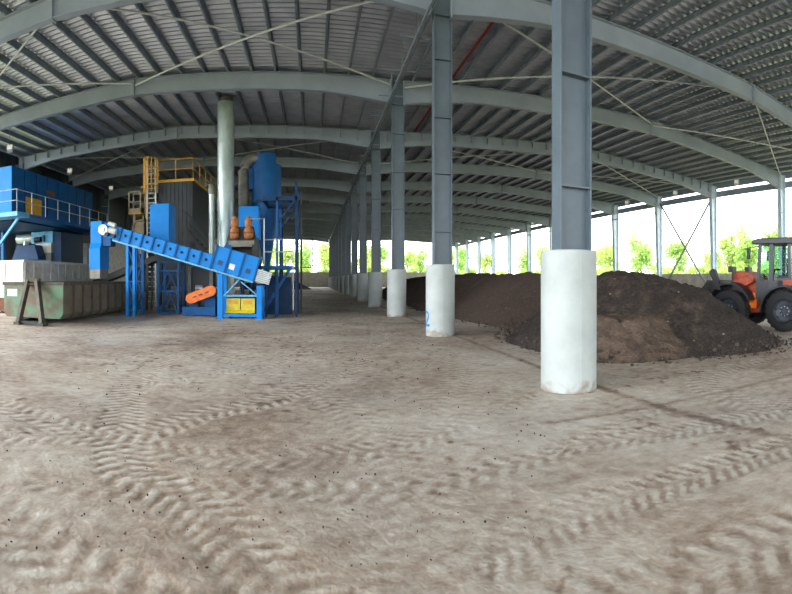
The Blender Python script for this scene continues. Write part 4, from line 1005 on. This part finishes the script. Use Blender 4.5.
    # front frame, arms
    b = MB(); b.box((.8,-.34,.55),(1.25,.34,1.1)); b.cyl((.95,0,.45),(.95,0,1.25),.13,n=14); pt('articulation_joint', b, M['black'])
    b = MB(); b.prism([(1.1,-.42,.55),(1.1,-.42,1.3),(1.35,-.42,1.8),(1.6,-.42,1.92),(1.95,-.42,1.9),(2.1,-.42,1.6),(1.95,-.42,1.0),(2.3,-.42,.6),(2.1,-.42,.45)], (0,.84,0)); pt('front_frame', b, M['lorange'], bevel=.03)
    b = MB(); b.box((1.12,.42,.7),(1.5,.6,1.2)); b.cyl((1.2,.62,.95),(1.4,.62,.95),.05,n=8); pt('valve_block', b, M['orange'])
    for s in (1,-1):
        b = MB(); b.prism([(1.22,s*.52,1.74),(1.36,s*.52,1.84),(1.95,s*.52,1.6),(2.45,s*.52,1.1),(2.85,s*.52,.62),(2.75,s*.52,.46),(2.62,s*.52,.48),(2.2,s*.52,.98),(1.8,s*.52,1.3),(1.25,s*.52,1.56)], (0,.1*s,0)); pt('lift_arm', b, M['lorange'], bevel=.015)
        b = MB(); b.cyl((1.35,s*.4,.75),(1.8,s*.46,1.0),.07,n=12); b.cyl((1.8,s*.46,1.0),(2.2,s*.48,1.15),.04,n=10); pt('lift_cylinder', b, M['silver'])
        b = MB(); arc = [(1.95+.86*math.cos(q), s*.64, .66+.9*math.sin(q)) for q in np.linspace(.25, 2.75, 13)]; b.prism(arc+[(c*.93+1.95*.07, y_, z_*.95) for c, y_, z_ in reversed(arc)], (0,.44*s,0)); b.prism(arc, (0,-.02*s,0)); pt('front_fender', b, M['black'])
        b = MB(); b.cyl((2.0,s*.62,1.38),(2.0,s*.62,1.9),.03,n=8); b.box((1.92,s*.62-.13,1.88),(2.1,s*.62+.13,2.08)); hl = pt('headlight', b, M['black'])
        b = MB(); b.box((2.1,s*.62-.1,1.91),(2.11,s*.62+.1,2.05)); pt('lens', b, M['white'], hl)
    b = MB(); b.prism([(2.0,-.1,1.5),(2.15,-.1,1.95),(2.28,-.1,1.9),(2.3,-.1,1.35),(2.75,-.1,.85),(2.62,-.1,.8),(2.1,-.1,1.3)], (0,.2,0)); pt('bell_crank', b, M['lorange'])
    b = MB(); b.cyl((1.5,0,1.7),(2.15,0,1.88),.07,n=12); pt('tilt_cylinder', b, M['silver'])
    # bucket rolled back
    prof = [(2.72,1.62),(2.66,1.56),(2.66,.75),(2.78,.42),(3.05,.26),(3.75,.32),(3.76,.36),(3.08,.33),(2.84,.48),(2.74,.78),(2.74,1.54)]
    b = MB(); b.prism([(x,-1.12,z) for x,z in prof], (0,2.24,0))
    for s in (1,-1): b.prism([(2.7,s*1.12,1.58),(2.68,s*1.12,.75),(2.8,s*1.12,.44),(3.05,s*1.12,.28),(3.72,s*1.12,.34),(3.4,s*1.12,.85)], (0,-.04*s,0))
    bk = pt('bucket', b, M['black'], lab='black digging bucket')
    for y in np.linspace(-1.0,1.0,7):
        b = MB(); b.bar((3.65,y,.32),(3.95,y,.37),.1,.05); pt('bucket_tooth', b, M['gduct'], bk)
    b = MB(); b.prism([(2.2,.95,1.3),(2.36,.95,1.3),(2.66,.95,1.9),(2.54,.95,2.0),(2.42,.95,1.95)], (0,.12,0)); pt('spill_guard', b, M['black'], bk)
loader()

# ------------------------------------------------------------------ trees and shrubs outside
def leaves(n, cx, cz, rx, rz, size, seed):
    r = np.random.RandomState(seed); b = MB(); cl = []
    for i in range(14):
        u = r.normal(size=3); u /= np.linalg.norm(u); q = r.rand()**.5*.75
        cl.append((u[0]*q*rx, u[1]*q*rx, cz+u[2]*q*rz))
    vs = []; fs = []
    for i in range(n):
        c = cl[r.randint(len(cl))]; p = np.array(c)+r.normal(size=3)*np.array([rx,rx,rz*.7])*.2
        a = r.normal(size=3); a /= np.linalg.norm(a); w = np.cross(a, r.normal(size=3)); w /= np.linalg.norm(w); s = size*(.6+.8*r.rand())
        k = len(vs); vs += [p-a*s, p+w*s*.5, p+a*s, p-w*s*.5]; fs.append((k,k+1,k+2,k+3))
    b.add(vs, fs); return b, cl
def tree_proto(seed, h, rx):
    r = random.Random(seed); b, cl = leaves(2300, 0, h*.55, rx, h*.45, .2, seed)
    tr = MB(); tr.tube([(0,0,-.15),(.05*r.uniform(-1,1),.05,h*.3),(.2*r.uniform(-1,1),.1,h*.6),(.1,.0,h*.92)], [.16,.13,.08,.02], 8)
    for c in cl[:9]:
        z = max(h*.2, c[2]-h*.14); tr.tube([(0,0,z),(c[0]*.5,c[1]*.5,(z+c[2])/2),(c[0],c[1],c[2])], [.06,.04,.015], 5)
    return b, tr
protos = []
for i in range(4):
    lf, tr = tree_proto(100+i, 9, 2.0+.3*(i % 2)); protos.append((lf.mesh('foliage', M['leaf'] if i % 2 else M['leaf2']), tr.mesh('trunk', M['trunk'])))
def tree(x, y, h, i, lab, grp, sw=1):
    r = thing('tree', (x, y, -.12), lab, 'tree', grp, rz=i*1.3); s = h/9*1.3; r.scale = (s*sw, s*sw, s)
    f, t_ = protos[i % 4]; link('trunk', t_, r); link('foliage', f, r)
spec = [(55,66,9.6,'rounded light green tree outside, rising over the compost heap crest'),(55,75.5,8.6,'thin light green tree outside, beside the biggest pedestal'),
        (52,53.5,7.6,'airy green tree outside, behind the crossed wall braces'),(50,41,7.2,'light green tree outside, above the loader\'s headlight'),(50,37.8,8.2,'tall thin green tree outside, touching the loader cab\'s front edge'),
        (53,46.5,6.0,'low green tree outside, at the bucket-side eave column'),(50,33.5,8.0,'green tree outside, seen through the loader cab\'s front window'),(50,30.5,7.2,'green tree outside, seen through the loader cab\'s rear window')]
for i, (x, y, h, l) in enumerate(spec): tree(x, y, h, i, l, 'trees beyond the push wall', 1.0)
n = 0
for x, y, h in ((59,84,10),(60,95,11),(55,104,10.5),(56,115,11.5),(46,120,10.5),(43,132,12.5),(35,121,11),(30.5,133,12.5),(24.5,121,10.8),(19,133,12.8),(14,121.5,11)):
    tree(x, y, h*.86, n+1, f'{ORD[n] if n else "first"} bright green tree from the outside corner along the row behind the windrow', 'trees beyond the windrow', .95); n += 1
n = 0
for x, y, h in ((8,133,14),(3,122,12),(-2,134,14.2),(-7,122.5,12),(-12,133,13.5),(-17,122,11.5)):
    tree(x, y, h*.84, n+2, f'fresh green tree behind the end wall, {ORD[n]} from the column row towards the machinery', 'trees behind the end wall', .95); n += 1
sl, _ = leaves(700, 0, 1.3, 1.5, 1.2, .17, 500); shm2 = sl.mesh('foliage', M['leaf'])
n = 0
for i in range(18):
    f = i/17; x = 44+8*random.random(); y = 34+82*f
    r = link('shrub', shm2); r.location = (x, y, -.1); r.rotation_euler.z = i; tag(r, None, 'shrub', 'shrubs beyond the low push wall'); r.scale = (1.5,1.5,1.5+.4*random.random())
    r['label'] = 'low yellow-green shrub in the row just beyond the low push wall'
    n += 1

for i in range(12):
    r = link('shrub', shm2); r.location = (-18+5.2*i, 110+3*(i % 2), -.1); r.rotation_euler.z = i*1.7; r.scale = (1.5,1.5,2.1+.5*random.random())
    tag(r, 'tall pale green bush in the hedge behind the end wall', 'shrub', 'bushes behind the end wall')

# ------------------------------------------------------------------ light, sky, camera
w = bpy.data.worlds.new('overcast_sky'); S.world = w; w.use_nodes = True
bg = w.node_tree.nodes['Background']; bg.inputs['Color'].default_value = (.93,.97,1.0,1); 
_nt = w.node_tree; _tc = _nt.nodes.new('ShaderNodeTexCoord')
_dp = _nt.nodes.new('ShaderNodeVectorMath'); _dp.operation = 'DOT_PRODUCT'; _dp.inputs[1].default_value = Vector((-.88,-.30,.36)).normalized()
_nt.links.new(_tc.outputs['Generated'], _dp.inputs[0])
_cl = _nt.nodes.new('ShaderNodeMath'); _cl.operation = 'MAXIMUM'; _cl.inputs[1].default_value = 0; _nt.links.new(_dp.outputs['Value'], _cl.inputs[0])
_pw = _nt.nodes.new('ShaderNodeMath'); _pw.operation = 'POWER'; _pw.inputs[1].default_value = 4; _nt.links.new(_cl.outputs[0], _pw.inputs[0])
_ma = _nt.nodes.new('ShaderNodeMath'); _ma.operation = 'MULTIPLY_ADD'; _ma.inputs[1].default_value = 11; _ma.inputs[2].default_value = 4.8   # cloud is brightest around the veiled sun
_nt.links.new(_pw.outputs[0], _ma.inputs[0]); _nt.links.new(_ma.outputs[0], bg.inputs['Strength'])
S.view_settings.view_transform = 'Standard'; S.view_settings.look = 'None'; S.view_settings.gamma = 1; S.view_settings.use_curve_mapping = False
S.view_settings.exposure = 0
S.cycles.max_bounces = 8; S.cycles.diffuse_bounces = 6
cd = bpy.data.cameras.new('camera'); cam = bpy.data.objects.new('camera', cd); COL.objects.link(cam)
F, CX, CY = 473.3, 312.6, 279.2
cd.type = 'PANO'; cd.panorama_type = 'CENTRAL_CYLINDRICAL'
cd.central_cylindrical_range_u_min = -396/F; cd.central_cylindrical_range_u_max = 396/F
cd.central_cylindrical_range_v_min = -(594-CY)/F; cd.central_cylindrical_range_v_max = CY/F
cd.central_cylindrical_radius = 1
cd.sensor_width = 36; cd.lens = 36*F/792*.92; cd.clip_end = 1000
cam.location = (0, 0, 1.65); cam.rotation_euler = (PI/2, 0, -(396-CX)/F)
S.camera = cam
